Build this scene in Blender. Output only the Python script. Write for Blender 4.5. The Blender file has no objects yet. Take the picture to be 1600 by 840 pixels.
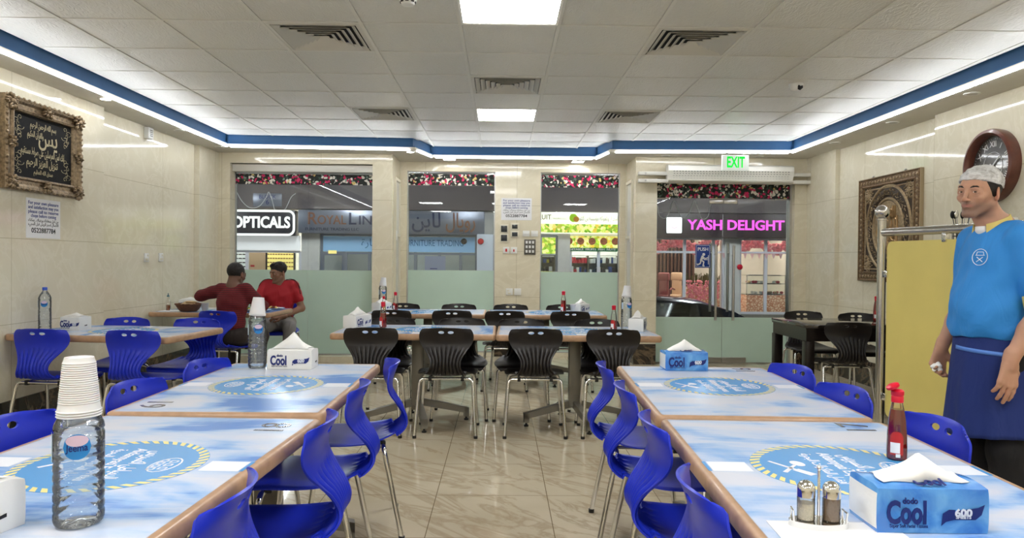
import bpy, bmesh, math, random
import numpy as np
from mathutils import Vector, Matrix, Euler
PI = math.pi
R = math.radians
SC = bpy.context.scene
COL = SC.collection
random.seed(7)

# ------------------------------------------------------------------ camera, world, exposure
FPX, PT, YW, RL, EYE = 1118.0, -.0107, .0152, .0088, 1.25
_f = Vector((math.sin(YW)*math.cos(PT), math.cos(YW)*math.cos(PT), math.sin(PT)))
_r = Vector((math.cos(YW), -math.sin(YW), 0)); _u = _r.cross(_f)
_r2 = _r*math.cos(RL)+_u*math.sin(RL); _u2 = -_r*math.sin(RL)+_u*math.cos(RL)
cd = bpy.data.cameras.new('camera'); cam = bpy.data.objects.new('camera', cd); COL.objects.link(cam)
cd.sensor_width = 36; cd.lens = FPX/1600*36; cd.clip_start = .05; cd.clip_end = 200
M3 = Matrix((_r2, _u2, -_f)).transposed()
cam.matrix_world = Matrix.Translation((0, 0, EYE)) @ M3.to_4x4()
SC.camera = cam
SC.view_settings.view_transform = 'Standard'; SC.view_settings.look = 'None'
SC.view_settings.gamma = 1; SC.view_settings.use_curve_mapping = False
SC.view_settings.exposure = 0.0
PANEL_E = 26.5; LED_E = 44.0; SPOT_E = 40.0
W = bpy.data.worlds.new('world'); SC.world = W; W.use_nodes = True
W.node_tree.nodes['Background'].inputs[0].default_value = (.30, .36, .48, 1)
W.node_tree.nodes['Background'].inputs[1].default_value = .35

# ------------------------------------------------------------------ materials
def lin(r, g, b):
    f = lambda c: (c/255/12.92) if c/255 <= .04045 else ((c/255+.055)/1.055)**2.4
    return (f(r), f(g), f(b), 1)
def mat(name, col=(.5, .5, .5, 1), rough=.5, metal=0, emit=0, spec=.5, trans=0, ior=1.45, coat=0, var=0, vscale=8, bump=0, bscale=60, ecol=None, sub=0):
    m = bpy.data.materials.new(name); m.use_nodes = True
    nt = m.node_tree; b = nt.nodes['Principled BSDF']; I = b.inputs
    I['Base Color'].default_value = col; I['Roughness'].default_value = rough; I['Metallic'].default_value = metal
    I['Specular IOR Level'].default_value = spec; I['Transmission Weight'].default_value = trans; I['IOR'].default_value = ior
    I['Coat Weight'].default_value = coat; I['Coat Roughness'].default_value = .05
    if sub: I['Subsurface Weight'].default_value = sub; I['Subsurface Scale'].default_value = .02
    if emit: I['Emission Color'].default_value = ecol or col; I['Emission Strength'].default_value = emit
    if var or bump:
        tc = nt.nodes.new('ShaderNodeTexCoord')
    if var:
        n = nt.nodes.new('ShaderNodeTexNoise'); n.inputs['Scale'].default_value = vscale; n.inputs['Detail'].default_value = 5
        nt.links.new(tc.outputs['Object'], n.inputs['Vector'])
        r = nt.nodes.new('ShaderNodeValToRGB')
        r.color_ramp.elements[0].position = .3; r.color_ramp.elements[1].position = .7
        r.color_ramp.elements[0].color = tuple(c*(1-var) for c in col[:3])+(1,)
        r.color_ramp.elements[1].color = tuple(min(1, c*(1+var)) for c in col[:3])+(1,)
        nt.links.new(n.outputs[0], r.inputs[0]); nt.links.new(r.outputs[0], I['Base Color'])
    if bump:
        n = nt.nodes.new('ShaderNodeTexNoise'); n.inputs['Scale'].default_value = bscale; n.inputs['Detail'].default_value = 3
        nt.links.new(tc.outputs['Object'], n.inputs['Vector'])
        bp = nt.nodes.new('ShaderNodeBump'); bp.inputs['Strength'].default_value = bump; bp.inputs['Distance'].default_value = .004
        nt.links.new(n.outputs[0], bp.inputs['Height']); nt.links.new(bp.outputs[0], I['Normal'])
    return m
def emat(name, col, s):
    m = bpy.data.materials.new(name); m.use_nodes = True; nt = m.node_tree; nt.nodes.clear()
    e = nt.nodes.new('ShaderNodeEmission'); o = nt.nodes.new('ShaderNodeOutputMaterial')
    e.inputs[0].default_value = col; e.inputs[1].default_value = s; nt.links.new(e.outputs[0], o.inputs[0])
    return m
class NT:   # small node helper
    def __init__(s, m): s.m = m; s.t = m.node_tree; s.b = s.t.nodes.get('Principled BSDF')
    def n(s, typ, **k):
        n = s.t.nodes.new('ShaderNode'+typ)
        for a, v in k.items():
            if a.startswith('_'): setattr(n, a[1:], v)
        return n
    def l(s, a, b): s.t.links.new(a, b)
    def math(s, op, a, b=None, c=None):
        n = s.n('Math'); n.operation = op
        for i, v in enumerate((a, b, c)):
            if v is None: continue
            if isinstance(v, (int, float)): n.inputs[i].default_value = v
            else: s.l(v, n.inputs[i])
        return n.outputs[0]
    def mix(s, f, a, b):
        n = s.n('Mix'); n.data_type = 'RGBA'
        for i, v in ((0, f), (6, a), (7, b)):
            if isinstance(v, (int, float, tuple)): n.inputs[i].default_value = v
            else: s.l(v, n.inputs[i])
        return n.outputs[2]
    def noise(s, vec, sc, det=4, dist=0, rough=.5):
        n = s.n('TexNoise'); n.inputs['Scale'].default_value = sc; n.inputs['Detail'].default_value = det
        n.inputs['Distortion'].default_value = dist; n.inputs['Roughness'].default_value = rough
        if vec is not None: s.l(vec, n.inputs['Vector'])
        return n.outputs[0]
    def ramp(s, f, stops):
        n = s.n('ValToRGB'); s.l(f, n.inputs[0]); e = n.color_ramp.elements
        while len(e) < len(stops): e.new(.5)
        for i, (p, c) in enumerate(stops): e[i].position = p; e[i].color = c
        return n.outputs[0]
    def mapping(s, vec, sc=(1, 1, 1), rot=(0, 0, 0), loc=(0, 0, 0)):
        n = s.n('Mapping'); n.inputs['Scale'].default_value = sc; n.inputs['Rotation'].default_value = rot; n.inputs['Location'].default_value = loc
        s.l(vec, n.inputs['Vector']); return n.outputs[0]
    def obj(s): return s.n('TexCoord').outputs['Object']
    def sep(s, v): n = s.n('SeparateXYZ'); s.l(v, n.inputs[0]); return n.outputs

def stone(name, base, dark, vein, rough, tile=None, org=(0, 0, 0), joint=.003, veinrot=.5, jcol=None):
    m = mat(name, base, rough, spec=.5); t = NT(m); v = t.obj()
    n1 = t.noise(v, 1.7, 6, .4)
    c = t.ramp(n1, [(.3, dark), (.7, base)])
    mp2 = t.mapping(t.mapping(v, (1, 1, 1), (.2 if veinrot > 0 else 0, .3 if veinrot > 0 else 0, abs(veinrot))), (.55, 1.9, 1.6))
    n2 = t.noise(mp2, 2.2, 7, 1.2, .6)
    ridge = t.math('ABSOLUTE', t.math('SUBTRACT', n2, .5))
    f = t.math('MULTIPLY', t.math('SUBTRACT', 1, t.math('SMOOTH_MIN', t.math('MULTIPLY', ridge, 22), 1, .2)), .55)
    c = t.mix(f, c, vein)
    if tile:
        xs = t.sep(v); prod = None
        for ax, (sz, o) in enumerate(zip(tile, org)):
            if not sz: continue
            fr = t.math('PINGPONG', t.math('SUBTRACT', xs[ax], o), sz/2)
            g = t.math('LESS_THAN', fr, joint/2)
            prod = g if prod is None else t.math('MAXIMUM', prod, g)
        c = t.mix(prod, c, jcol or tuple(x*.45 for x in base[:3])+(1,))
    t.l(c, t.b.inputs['Base Color'])
    return m
M = {}
M['wall'] = stone('polished_beige_marble', lin(232, 225, 204), lin(222, 214, 190), lin(238, 232, 214), .07, tile=(0, 1.2, .6), org=(0, .25, .18), joint=.004, jcol=lin(190, 180, 150))
M['wallx'] = stone('polished_beige_marble_back', lin(226, 218, 195), lin(216, 207, 182), lin(232, 225, 204), .08, tile=(1.2, 0, .6), org=(.2, 0, .18), joint=.004, jcol=lin(184, 173, 142))
M['floor'] = stone('polished_beige_floor_tile', lin(207, 196, 173), lin(194, 181, 156), lin(160, 140, 112), .05, tile=(.59, .59, 0), org=(-.335+.59/2*0, .27, 0), joint=.004, veinrot=-.75, jcol=lin(120, 104, 80))
M['dmarble'] = stone('dark_brown_marble', lin(44, 36, 30), lin(26, 21, 18), lin(140, 118, 92), .12, veinrot=.9)
M['soffit'] = mat('white_gypsum_paint', lin(214, 209, 196), .75, var=.02)
M['blue'] = mat('blue_wall_paint', lin(52, 100, 150), .55, var=.04)
M['white'] = mat('white_plastic', lin(232, 232, 228), .4)
M['white_m'] = mat('white_enamel_metal', lin(224, 222, 214), .35, var=.02)
M['chrome'] = mat('chrome', (.75, .75, .74, 1), .12, 1, var=.02)
M['steel'] = mat('brushed_steel', (.55, .54, .52, 1), .28, 1, bump=.1, bscale=200)
M['greysteel'] = mat('grey_painted_steel', lin(134, 130, 120), .4, .4, var=.05)
M['blackp'] = mat('black_plastic', (.012, .012, .012, 1), .4)
M['black_chair'] = mat('dark_brown_black_plastic', lin(22, 17, 16), .42, var=.1, vscale=30)
M['blue_chair'] = mat('royal_blue_plastic', lin(24, 44, 186), .34, var=.05, vscale=20, spec=.4)
M['panel'] = emat('lit_led_panel', (1, 1, .99, 1), PANEL_E)
M['led'] = emat('lit_led_strip', (.93, .96, 1, 1), LED_E)
M['spot'] = emat('lit_downlight', (1, .98, .93, 1), SPOT_E)
M['spot_off'] = mat('unlit_downlight_glass', lin(190, 186, 175), .4)
M['paper'] = mat('white_paper', lin(238, 238, 240), .6)
M['ink_blue'] = mat('blue_ink', lin(40, 60, 140), .6)
M['ink'] = mat('black_ink', lin(25, 25, 30), .6)
M['navy'] = mat('navy_print', lin(22, 38, 110), .4)
M['wood'] = mat('rubberwood_edge', lin(176, 142, 112), .38, coat=.15, var=.14, vscale=25)
M['dwood'] = mat('black_brown_stained_wood', lin(26, 20, 18), .25, var=.2, vscale=20)
def glassmat(name, tint=(1, 1, 1, 1), extra=.0, rough=0):
    m = bpy.data.materials.new(name); m.use_nodes = True; nt = m.node_tree; nt.nodes.clear()
    o = nt.nodes.new('ShaderNodeOutputMaterial'); tr = nt.nodes.new('ShaderNodeBsdfTransparent'); gl = nt.nodes.new('ShaderNodeBsdfGlossy')
    fr = nt.nodes.new('ShaderNodeFresnel'); fr.inputs[0].default_value = 1.45; mx = nt.nodes.new('ShaderNodeMixShader')
    ad = nt.nodes.new('ShaderNodeMath'); ad.operation = 'ADD'; ad.inputs[1].default_value = extra
    tr.inputs[0].default_value = tint; gl.inputs['Roughness'].default_value = rough
    nt.links.new(fr.outputs[0], ad.inputs[0]); nt.links.new(ad.outputs[0], mx.inputs[0]); nt.links.new(tr.outputs[0], mx.inputs[1]); nt.links.new(gl.outputs[0], mx.inputs[2]); nt.links.new(mx.outputs[0], o.inputs[0])
    return m
M['glass'] = glassmat('clear_window_glass', (.95, .98, .97, 1))
M['film'] = mat('green_frosted_film', lin(206, 230, 217), .25, var=.03, vscale=3)
def _film():
    m = M['film']; nt = m.node_tree; b = nt.nodes['Principled BSDF']; o = [n for n in nt.nodes if n.type == 'OUTPUT_MATERIAL'][0]
    t = nt.nodes.new('ShaderNodeBsdfTranslucent'); t.inputs[0].default_value = lin(190, 222, 205); mx = nt.nodes.new('ShaderNodeMixShader'); mx.inputs[0].default_value = .15
    nt.links.new(b.outputs[0], mx.inputs[1]); nt.links.new(t.outputs[0], mx.inputs[2]); nt.links.new(mx.outputs[0], o.inputs[0])
_film()

# ------------------------------------------------------------------ mesh helpers
class G:
    def __init__(s): s.b = bmesh.new(); s.mi = 0
    def _new(s, vs, fs, mtx=None, smooth=False):
        vv = [s.b.verts.new((mtx @ Vector(v)) if mtx else v) for v in vs]
        for f in fs:
            try:
                fc = s.b.faces.new([vv[i] for i in f]); fc.material_index = s.mi; fc.smooth = smooth
            except ValueError: pass
        return vv
    def box(s, x0, x1, y0, y1, z0, z1, mtx=None, bev=0, seg=2):
        t = bmesh.new()
        vs = [t.verts.new(p) for p in [(x0, y0, z0), (x1, y0, z0), (x1, y1, z0), (x0, y1, z0), (x0, y0, z1), (x1, y0, z1), (x1, y1, z1), (x0, y1, z1)]]
        for f in [(3, 2, 1, 0), (4, 5, 6, 7), (0, 1, 5, 4), (1, 2, 6, 5), (2, 3, 7, 6), (3, 0, 4, 7)]: t.faces.new([vs[i] for i in f])
        if bev: bmesh.ops.bevel(t, geom=list(t.edges), offset=bev, segments=seg, affect='EDGES', profile=.5)
        s.merge(t, mtx, bev > 0); return s
    def merge(s, t, mtx=None, smooth=False):
        t.verts.index_update()
        s._new([v.co.copy() for v in t.verts], [[v.index for v in f.verts] for f in t.faces], mtx, smooth); t.free()
    def grid(s, P, cu=False, cv=False, mtx=None, smooth=True, flip=False):
        nu, nv = len(P), len(P[0]); vs = [p for row in P for p in row]; fs = []
        for i in range(nu if cu else nu-1):
            for j in range(nv if cv else nv-1):
                a, b_, c, d = i*nv+j, ((i+1) % nu)*nv+j, ((i+1) % nu)*nv+(j+1) % nv, i*nv+(j+1) % nv
                fs.append((a, d, c, b_) if flip else (a, b_, c, d))
        s._new(vs, fs, mtx, smooth); return s
    def lathe(s, prof, n=24, mtx=None, smooth=True, cap=True, rad=None):
        P = []
        for k in range(n):
            a = 2*PI*k/n; q = rad(a) if rad else 1
            P.append([(r*q*math.cos(a), r*q*math.sin(a), z) for r, z in prof])
        s.grid(P, cu=True, mtx=mtx, smooth=smooth)
        if cap:
            for r, z in (prof[0], prof[-1]):
                if r > 1e-5: s._new([(r*math.cos(2*PI*k/n), r*math.sin(2*PI*k/n), z) for k in range(n)], [list(range(n))], mtx)
        return s
    def tube(s, pts, r, n=10, mtx=None, cap=True, closed=False):
        pts = [Vector(p) for p in pts]; N = len(pts)
        rs = r if isinstance(r, (list, tuple)) else [r]*N
        up = None; P = []
        for i, p in enumerate(pts):
            if closed: t = pts[(i+1) % N]-pts[i-1]
            else: t = pts[min(i+1, N-1)]-pts[max(i-1, 0)]
            t.normalize()
            if up is None: up = t.orthogonal().normalized()
            up = (up-t*up.dot(t)).normalized(); sd = t.cross(up)
            P.append([tuple(p+(up*math.cos(2*PI*k/n)+sd*math.sin(2*PI*k/n))*rs[i]) for k in range(n)])
        s.grid(P, cu=closed, cv=True, mtx=mtx)
        if cap and not closed:
            for row in (P[0], P[-1]): s._new(row, [list(range(n))], mtx)
        return s
    def prism(s, poly, z0, z1, mtx=None, smooth=False):
        n = len(poly)
        s._new([(x, y, z0) for x, y in poly]+[(x, y, z1) for x, y in poly],
               [list(range(n))[::-1], list(range(n, 2*n))]+[(i, (i+1) % n, n+(i+1) % n, n+i) for i in range(n)], mtx, smooth); return s
    def sphere(s, c, r, n=16, mtx=None, rz=None, rot=None):
        rx, ry, rzz = (r, r, r) if not isinstance(r, (tuple, list)) else r
        m = Matrix.Translation(c) @ (rot.to_4x4() if rot else Matrix())
        if mtx: m = mtx @ m
        prof = [(math.sin(PI*k/n), -math.cos(PI*k/n)) for k in range(n+1)]
        P = [[(rx*a*math.cos(2*PI*j/(n+4)), ry*a*math.sin(2*PI*j/(n+4)), rzz*b) for a, b in prof] for j in range(n+4)]
        s.grid(P, cu=True, mtx=m); return s
    def done(s, name, mats, parent=None, weld=True, loc=None, rot=None, mod=None, autosmooth=True):
        if weld: bmesh.ops.remove_doubles(s.b, verts=s.b.verts, dist=1e-5)
        bmesh.ops.recalc_face_normals(s.b, faces=s.b.faces)
        me = bpy.data.meshes.new(name); s.b.to_mesh(me); s.b.free()
        if not isinstance(mats, (list, tuple)): mats = [mats]
        for m in mats: me.materials.append(m)
        if autosmooth and any(p.use_smooth for p in me.polygons): me.set_sharp_from_angle(angle=R(42))
        o = bpy.data.objects.new(name, me); COL.objects.link(o)
        if parent: o.parent = parent
        if loc: o.location = loc
        if rot: o.rotation_euler = rot
        return o
def tag(o, label=None, cat=None, group=None, kind=None):
    if label: o['label'] = label
    if cat: o['category'] = cat
    if group: o['group'] = group
    if kind: o['kind'] = kind
    return o
def empty(name, loc, rz=0, label=None, cat=None, group=None):
    o = bpy.data.objects.new(name, None); COL.objects.link(o); o.location = loc; o.rotation_euler = (0, 0, rz); o.empty_display_size = .1
    return tag(o, label, cat, group)
def struct(g, name, mats, parent=None):
    o = g.done(name, mats, parent)
    if not parent: o['kind'] = 'structure'
    return o
KIDS = {}
def copy_tree(o, loc=None, rz=None, label=None, group=None, parent=None):
    c = o.copy(); COL.objects.link(c)
    if parent: c.parent = parent
    if loc is not None: c.location = loc
    if rz is not None: c.rotation_euler = (0, 0, rz)
    if label: c['label'] = label
    if group: c['group'] = group
    for ch in list(o.children): copy_tree(ch, parent=c)
    return c
# Arabic joining for the built-in font (presentation forms, written right to left)
_AF = {}
for ch, base, n in [('ا', 0xFE8D, 2), ('ب', 0xFE8F, 4), ('ة', 0xFE93, 2), ('ت', 0xFE95, 4), ('ث', 0xFE99, 4), ('ج', 0xFE9D, 4), ('ح', 0xFEA1, 4), ('خ', 0xFEA5, 4), ('د', 0xFEA9, 2), ('ذ', 0xFEAB, 2), ('ر', 0xFEAD, 2), ('ز', 0xFEAF, 2), ('س', 0xFEB1, 4), ('ش', 0xFEB5, 4), ('ص', 0xFEB9, 4), ('ض', 0xFEBD, 4), ('ط', 0xFEC1, 4), ('ظ', 0xFEC5, 4), ('ع', 0xFEC9, 4), ('غ', 0xFECD, 4), ('ف', 0xFED1, 4), ('ق', 0xFED5, 4), ('ك', 0xFED9, 4), ('ل', 0xFEDD, 4), ('م', 0xFEE1, 4), ('ن', 0xFEE5, 4), ('ه', 0xFEE9, 4), ('و', 0xFEED, 2), ('ى', 0xFEEF, 2), ('ي', 0xFEF1, 4), ('أ', 0xFE83, 2)]:
    _AF[ch] = (base, n)
def arab(s):
    out = []
    for i, c in enumerate(s):
        if c not in _AF: out.append(c); continue
        b, n = _AF[c]
        pj = i > 0 and s[i-1] in _AF and _AF[s[i-1]][1] == 4
        nj = n == 4 and i+1 < len(s) and s[i+1] in _AF
        k = (3 if nj else 1) if pj else (2 if nj else 0)
        out.append(chr(b+k))
    return ''.join(reversed(out))
_TC = {}
def textgeo(body, size=1, bold=0, ext=0, align='CENTER', shear=0, space=1.0, res=3):
    key = (body, size, bold, ext, align, shear, space, res)
    if key in _TC: return _TC[key]
    c = bpy.data.curves.new('t', 'FONT'); c.body = body; c.size = size; c.offset = bold*size; c.extrude = ext; c.align_x = align; c.align_y = 'CENTER'
    c.resolution_u = res; c.shear = shear; c.space_character = space; c.space_line = .95
    o = bpy.data.objects.new('t', c); me = bpy.data.meshes.new_from_object(o)
    r = ([tuple(v.co) for v in me.vertices], [tuple(p.vertices) for p in me.polygons])
    bpy.data.objects.remove(o); bpy.data.curves.remove(c); bpy.data.meshes.remove(me)
    _TC[key] = r; return r
def T(g, body, size, mtx, bold=0, ext=.0005, width=None, mi=None, **k):
    """add lettering to G; mtx maps text plane (x right, y up, z out) to the surface; width = stretch to this width"""
    vs, fs = textgeo(body, size, bold, ext, **k)
    if width and vs:
        w = max(v[0] for v in vs)-min(v[0] for v in vs); q = width/w; vs = [(v[0]*q, v[1], v[2]) for v in vs]
    if mi is not None: g.mi = mi
    g._new(vs, fs, mtx)
def TM(x, y, z, rx=PI/2, rz=0):    # upright text facing -Y by default
    return Matrix.Translation((x, y, z)) @ Euler((rx, 0, rz)).to_matrix().to_4x4()
FACE_XP = lambda x, y, z: Matrix.Translation((x, y, z)) @ Matrix(((0, 0, 1, 0), (1, 0, 0, 0), (0, 1, 0, 0), (0, 0, 0, 1)))     # on a wall facing +X: text runs along +Y
FACE_XN = lambda x, y, z: Matrix.Translation((x, y, z)) @ Matrix(((0, 0, -1, 0), (-1, 0, 0, 0), (0, 1, 0, 0), (0, 0, 0, 1)))   # facing -X: text runs along -Y
CEIL = 2.685; SOF = 2.54
# ------------------------------------------------------------------ room shell
YB = -3.2                              # wall behind the camera
XL, XL2, XR, XR2 = -3.42, -3.50, 3.80, 3.73
def wallbox(name, *bx, m='wallx'):
    g = G()
    for b in bx: g.box(*b)
    return struct(g, name, M[m])
g = G(); g.box(-3.9, 4.2, YB-.2, 9.75, -.12, 0); struct(g, 'floor', M['floor'])
# left wall: proud panel near, recessed bay, pilaster
wallbox('wall_left', (-3.7, XL, YB, 6.21, 0, SOF), (-3.7, XL2, 6.21, 8.2, 0, SOF), (-3.7, -3.44, 8.2, 8.75, 0, SOF), m='wall')
wallbox('wall_right', (XR2, 4.0, YB, 6.13, 0, SOF), (XR, 4.0, 6.13, 8.0, 0, SOF), (XR-.05, 4.0, 8.0, 8.75, 0, SOF), m='wall')
g = G(); g.box(-3.7, 4.0, YB-.2, YB, 0, SOF); struct(g, 'wall_behind', M['wallx'])
# back wall left section (window 1), middle section set back (windows 2, 3), right section (door)
wallbox('wall_back_left', (-3.7, -3.30, 8.75, 8.97, 0, SOF), (-1.575, -1.335, 8.75, 9.62, 0, SOF), (-3.30, -1.575, 8.75, 8.97, 2.415, SOF), (-3.3, -1.575, 8.75, 8.97, 0, .07), (-3.3, -1.575, 8.97, 9.62, 2.415, SOF))
wallbox('wall_back_middle', (-1.335, -1.24, 9.40, 9.62, 0, SOF), (-.085, .51, 9.40, 9.62, 0, SOF), (1.555, 1.64, 9.40, 9.50, 0, SOF), (-1.24, -.085, 9.4, 9.62, 2.42, SOF), (.51, 1.555, 9.4, 9.62, 2.42, SOF), (-1.24, 1.64, 9.4, 9.62, 0, .05))
wallbox('wall_back_right', (1.64, 1.905, 8.75, 9.62, 0, SOF), (3.60, 4.0, 8.75, 8.98, 0, SOF), (1.905, 3.60, 8.75, 8.95, 2.28, SOF))
# dark marble skirting
g = G(); g.box(XL, XL+.012, YB, 6.21, 0, .25); g.box(XL2, XL2+.012, 6.222, 8.2, 0, .25); g.box(-3.44, -3.428, 8.2, 8.738, 0, .25); struct(g, 'baseboard_left', M['dmarble'])
g = G(); g.box(XR2-.012, XR2, YB, 6.13, 0, .25); g.box(XR-.012, XR, 6.142, 8.0, 0, .25); g.box(XR-.062, XR-.05, 8.0, 8.738, 0, .25); struct(g, 'baseboard_right', M['dmarble'])
g = G(); g.box(-3.44, -3.302, 8.738, 8.75, 0, .25); g.box(-1.573, -1.335, 8.738, 8.75, 0, .25); g.box(-1.335, -1.323, 8.738, 9.388, 0, .25); g.box(-1.335, -1.242, 9.388, 9.4, 0, .25)
g.box(-.083, .508, 9.388, 9.4, 0, .25); g.box(1.557, 1.64, 9.388, 9.4, 0, .25); g.box(1.628, 1.64, 8.738, 9.388, 0, .25); g.box(1.64, 1.903, 8.738, 8.75, 0, .25); g.box(3.602, 3.75, 8.738, 8.75, 0, .25)
struct(g, 'baseboard_back', M['dmarble'])
# ceiling: 0.6 m lay-in tiles
def ceil_mat():
    m = mat('embossed_ceiling_tile', lin(214, 212, 204), .30, spec=.45); t = NT(m); v = t.obj()
    w1 = t.noise(t.mapping(v, (1, 1, 1)), 11, 2, 1.5); w2 = t.noise(t.mapping(v, (30, 10, 1)), 1.0, 1, .6)
    hgt = t.math('ADD', t.math('MULTIPLY', w1, .6), t.math('SINE', t.math('MULTIPLY', w2, 30)))
    bp = t.n('Bump'); bp.inputs['Strength'].default_value = .32; bp.inputs['Distance'].default_value = .002; t.l(hgt, bp.inputs['Height']); t.l(bp.outputs[0], t.b.inputs['Normal'])
    c = t.mix(t.noise(v, .9, 4), lin(208, 206, 198), lin(224, 222, 215)); t.l(c, t.b.inputs['Base Color'])
    return m
M['ceil'] = ceil_mat()
GX, GY, TS = -.262, 4.35, .6
CX0, CX1, CY1, CY2 = -3.16, 3.37, 8.50, 9.15        # cove opening in the soffit
PANELS = [(0, -1), (0, 4), (0, -6), (-3, -6), (3, -6), (-3, -11), (3, -11), (0, -11)]  # first two are visible; the rest are unseen panels added to light the room
VENTS = [(-2, 0), (2, 0), (0, 2), (-2, 4), (2, 4)]
g = G()
g.box(CX0-.3, CX1+.3, YB, 9.6, CEIL+.012, CEIL+.06); struct(g, 'ceiling', M['ceil'])
holes = set(PANELS) | set(VENTS)
g = G(); hw = .011
ys = [GY+j*TS for j in range(-13, 9)]; xs = [GX+i*TS for i in range(-5, 7)]
def inside(x, y): return (CX0 < x < CX1 and YB < y < CY1) or (-.9 < x < 1.24 and y < CY2)
for i in range(-6, 7):
    for j in range(-13, 9):
        if (i, j) in holes: continue
        x0, x1 = GX+i*TS, GX+(i+1)*TS; y0, y1 = GY+j*TS, GY+(j+1)*TS
        x0, x1, y0 = max(x0, CX0-.02), min(x1, CX1+.02), max(y0, YB)
        y1 = min(y1, CY2 if (x0 > -1.0 and x1 < 1.4) else CY1+.1)
        if x1-x0 < .03 or y1-y0 < .03: continue
        d = .0128
        g.box(x0+d, x1-d, y0+d, y1-d, CEIL-.002, CEIL+.014)
o = struct(g, 'ceiling', M['ceil']); o.name = 'ceiling_tiles'
g = G()
for x in xs: g.box(x-hw, x+hw, YB, 9.1, CEIL-.006, CEIL+.006)
for y in ys:
    if YB < y < 9.15: g.box(CX0, CX1, y-hw, y+hw, CEIL-.0055, CEIL+.006)
struct(g, 'trim_1', mat('ceiling_grid_bar', lin(222, 220, 212), .4))
# soffit ring with blue upstand
def ringpoly(off):     # cove outline (inner edge) as a polyline from front-left round to front-right
    o = off
    return [(CX0-o, YB), (CX0-o, CY1-.28+o), (-1.0+o*.4, CY1-.28+o), (-.86-o*.0, CY2-.2+o), (1.17, CY2-.2+o), (1.27-o*.4, CY1-.28+o), (CX1+o, CY1-.28+o), (CX1+o, YB)]
CY1i = CY1-.22
inner = [(CX0, YB), (CX0, 8.30), (-1.02, 8.40), (-.87, 8.98), (1.17, 8.98), (1.27, 8.40), (CX1, 8.30), (CX1, YB)]
outer = [(-3.72, YB), (-3.72, 9.62), (-1.6, 9.62), (-1.0, 9.62), (1.3, 9.62), (1.8, 9.62), (4.02, 9.62), (4.02, YB)]
g = G()
for i in range(len(inner)-1):
    a, b, c, d = inner[i], inner[i+1], outer[i+1], outer[i]
    g.prism([a, b, c, d], SOF, SOF+.035)
struct(g, 'ceiling_soffit', M['soffit'])
g = G()
def offs(poly, o):
    out = []
    for i, p in enumerate(poly):
        p = Vector(p); n = Vector((0, 0))
        for a, b in ((i-1, i), (i, i+1)):
            if a < 0 or b >= len(poly): continue
            d = (Vector(poly[b])-Vector(poly[a])).normalized(); n += Vector((d.y, -d.x))
        if n.length: n.normalize()
        out.append(tuple(p+n*o))
    return out
up1, up2 = offs(inner, -.045), offs(inner, -.075)
for i in range(len(inner)-1): g.prism([up1[i], up1[i+1], up2[i+1], up2[i]], SOF+.035, CEIL+.012)
struct(g, 'trim_2', M['blue'])
g = G()
for i in range(len(inner)-1): g.prism([inner[i], inner[i+1], up2[i+1], up2[i]], SOF+.0355, SOF+.045)
struct(g, 'trim_3', M['blue'])
# LED strip on the soffit edge: one strip per straight run
in2 = offs(inner, -.018); i0 = offs(inner, .001)
labs = ['glowing white LED strip along the left soffit edge', 'glowing white LED strip on the soffit above the left window', 'short slanting LED strip left of the middle window', 'glowing white LED strip on the soffit above the two middle windows', 'short slanting LED strip between the middle windows and the door', 'glowing white LED strip on the soffit above the door', 'glowing white LED strip along the right soffit edge']
for i in range(7):
    a, b = Vector(in2[i]), Vector(in2[i+1]); d = (b-a); L = d.length; d.normalize(); n = Vector((d.y, -d.x))
    a2, b2 = a+d*.05, b-d*.05
    g = G(); g.prism([tuple(a2+n*.008), tuple(b2+n*.008), tuple(b2+n*.020), tuple(a2+n*.020)], SOF-.006, SOF-.0005); g.prism([tuple(a2+n*.0195), tuple(b2+n*.0195), tuple(b2+n*.023), tuple(a2+n*.023)], SOF-.006, SOF+.0015)
    tag(g.done('led_strip', M['led']), labs[i], 'led strip')
# ------------------------------------------------------------------ ceiling fittings
def cell(i, j): return GX+i*TS, GX+(i+1)*TS, GY+j*TS, GY+(j+1)*TS
plab = ['large glowing square ceiling light panel at the top of the picture', 'far glowing square ceiling light panel beyond the middle vent']+['added unseen square ceiling light panel behind the viewpoint']*6
for k, (i, j) in enumerate(PANELS):
    x0, x1, y0, y1 = cell(i, j); e = empty('ceiling_light_panel', ((x0+x1)/2, (y0+y1)/2, CEIL), 0, plab[k], 'ceiling light', 'added unseen ceiling panels behind the viewpoint' if k > 1 else None)
    g = G(); a, b = .29, .278
    g.box(-a, a, -a, -b, -.003, .012); g.box(-a, a, b, a, -.003, .012); g.box(-a, -b, -b, b, -.003, .012); g.box(b, a, -b, b, -.003, .012); g.done('frame', M['white_m'], e)
    g = G(); g.box(-b, b, -b, b, 0, .01); g.done('diffuser', M['panel'], e)
M['duct'] = mat('dark_duct', (.03, .03, .03, 1), .8)
M['vent'] = mat('white_vent_metal', lin(208, 205, 196), .4)
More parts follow.
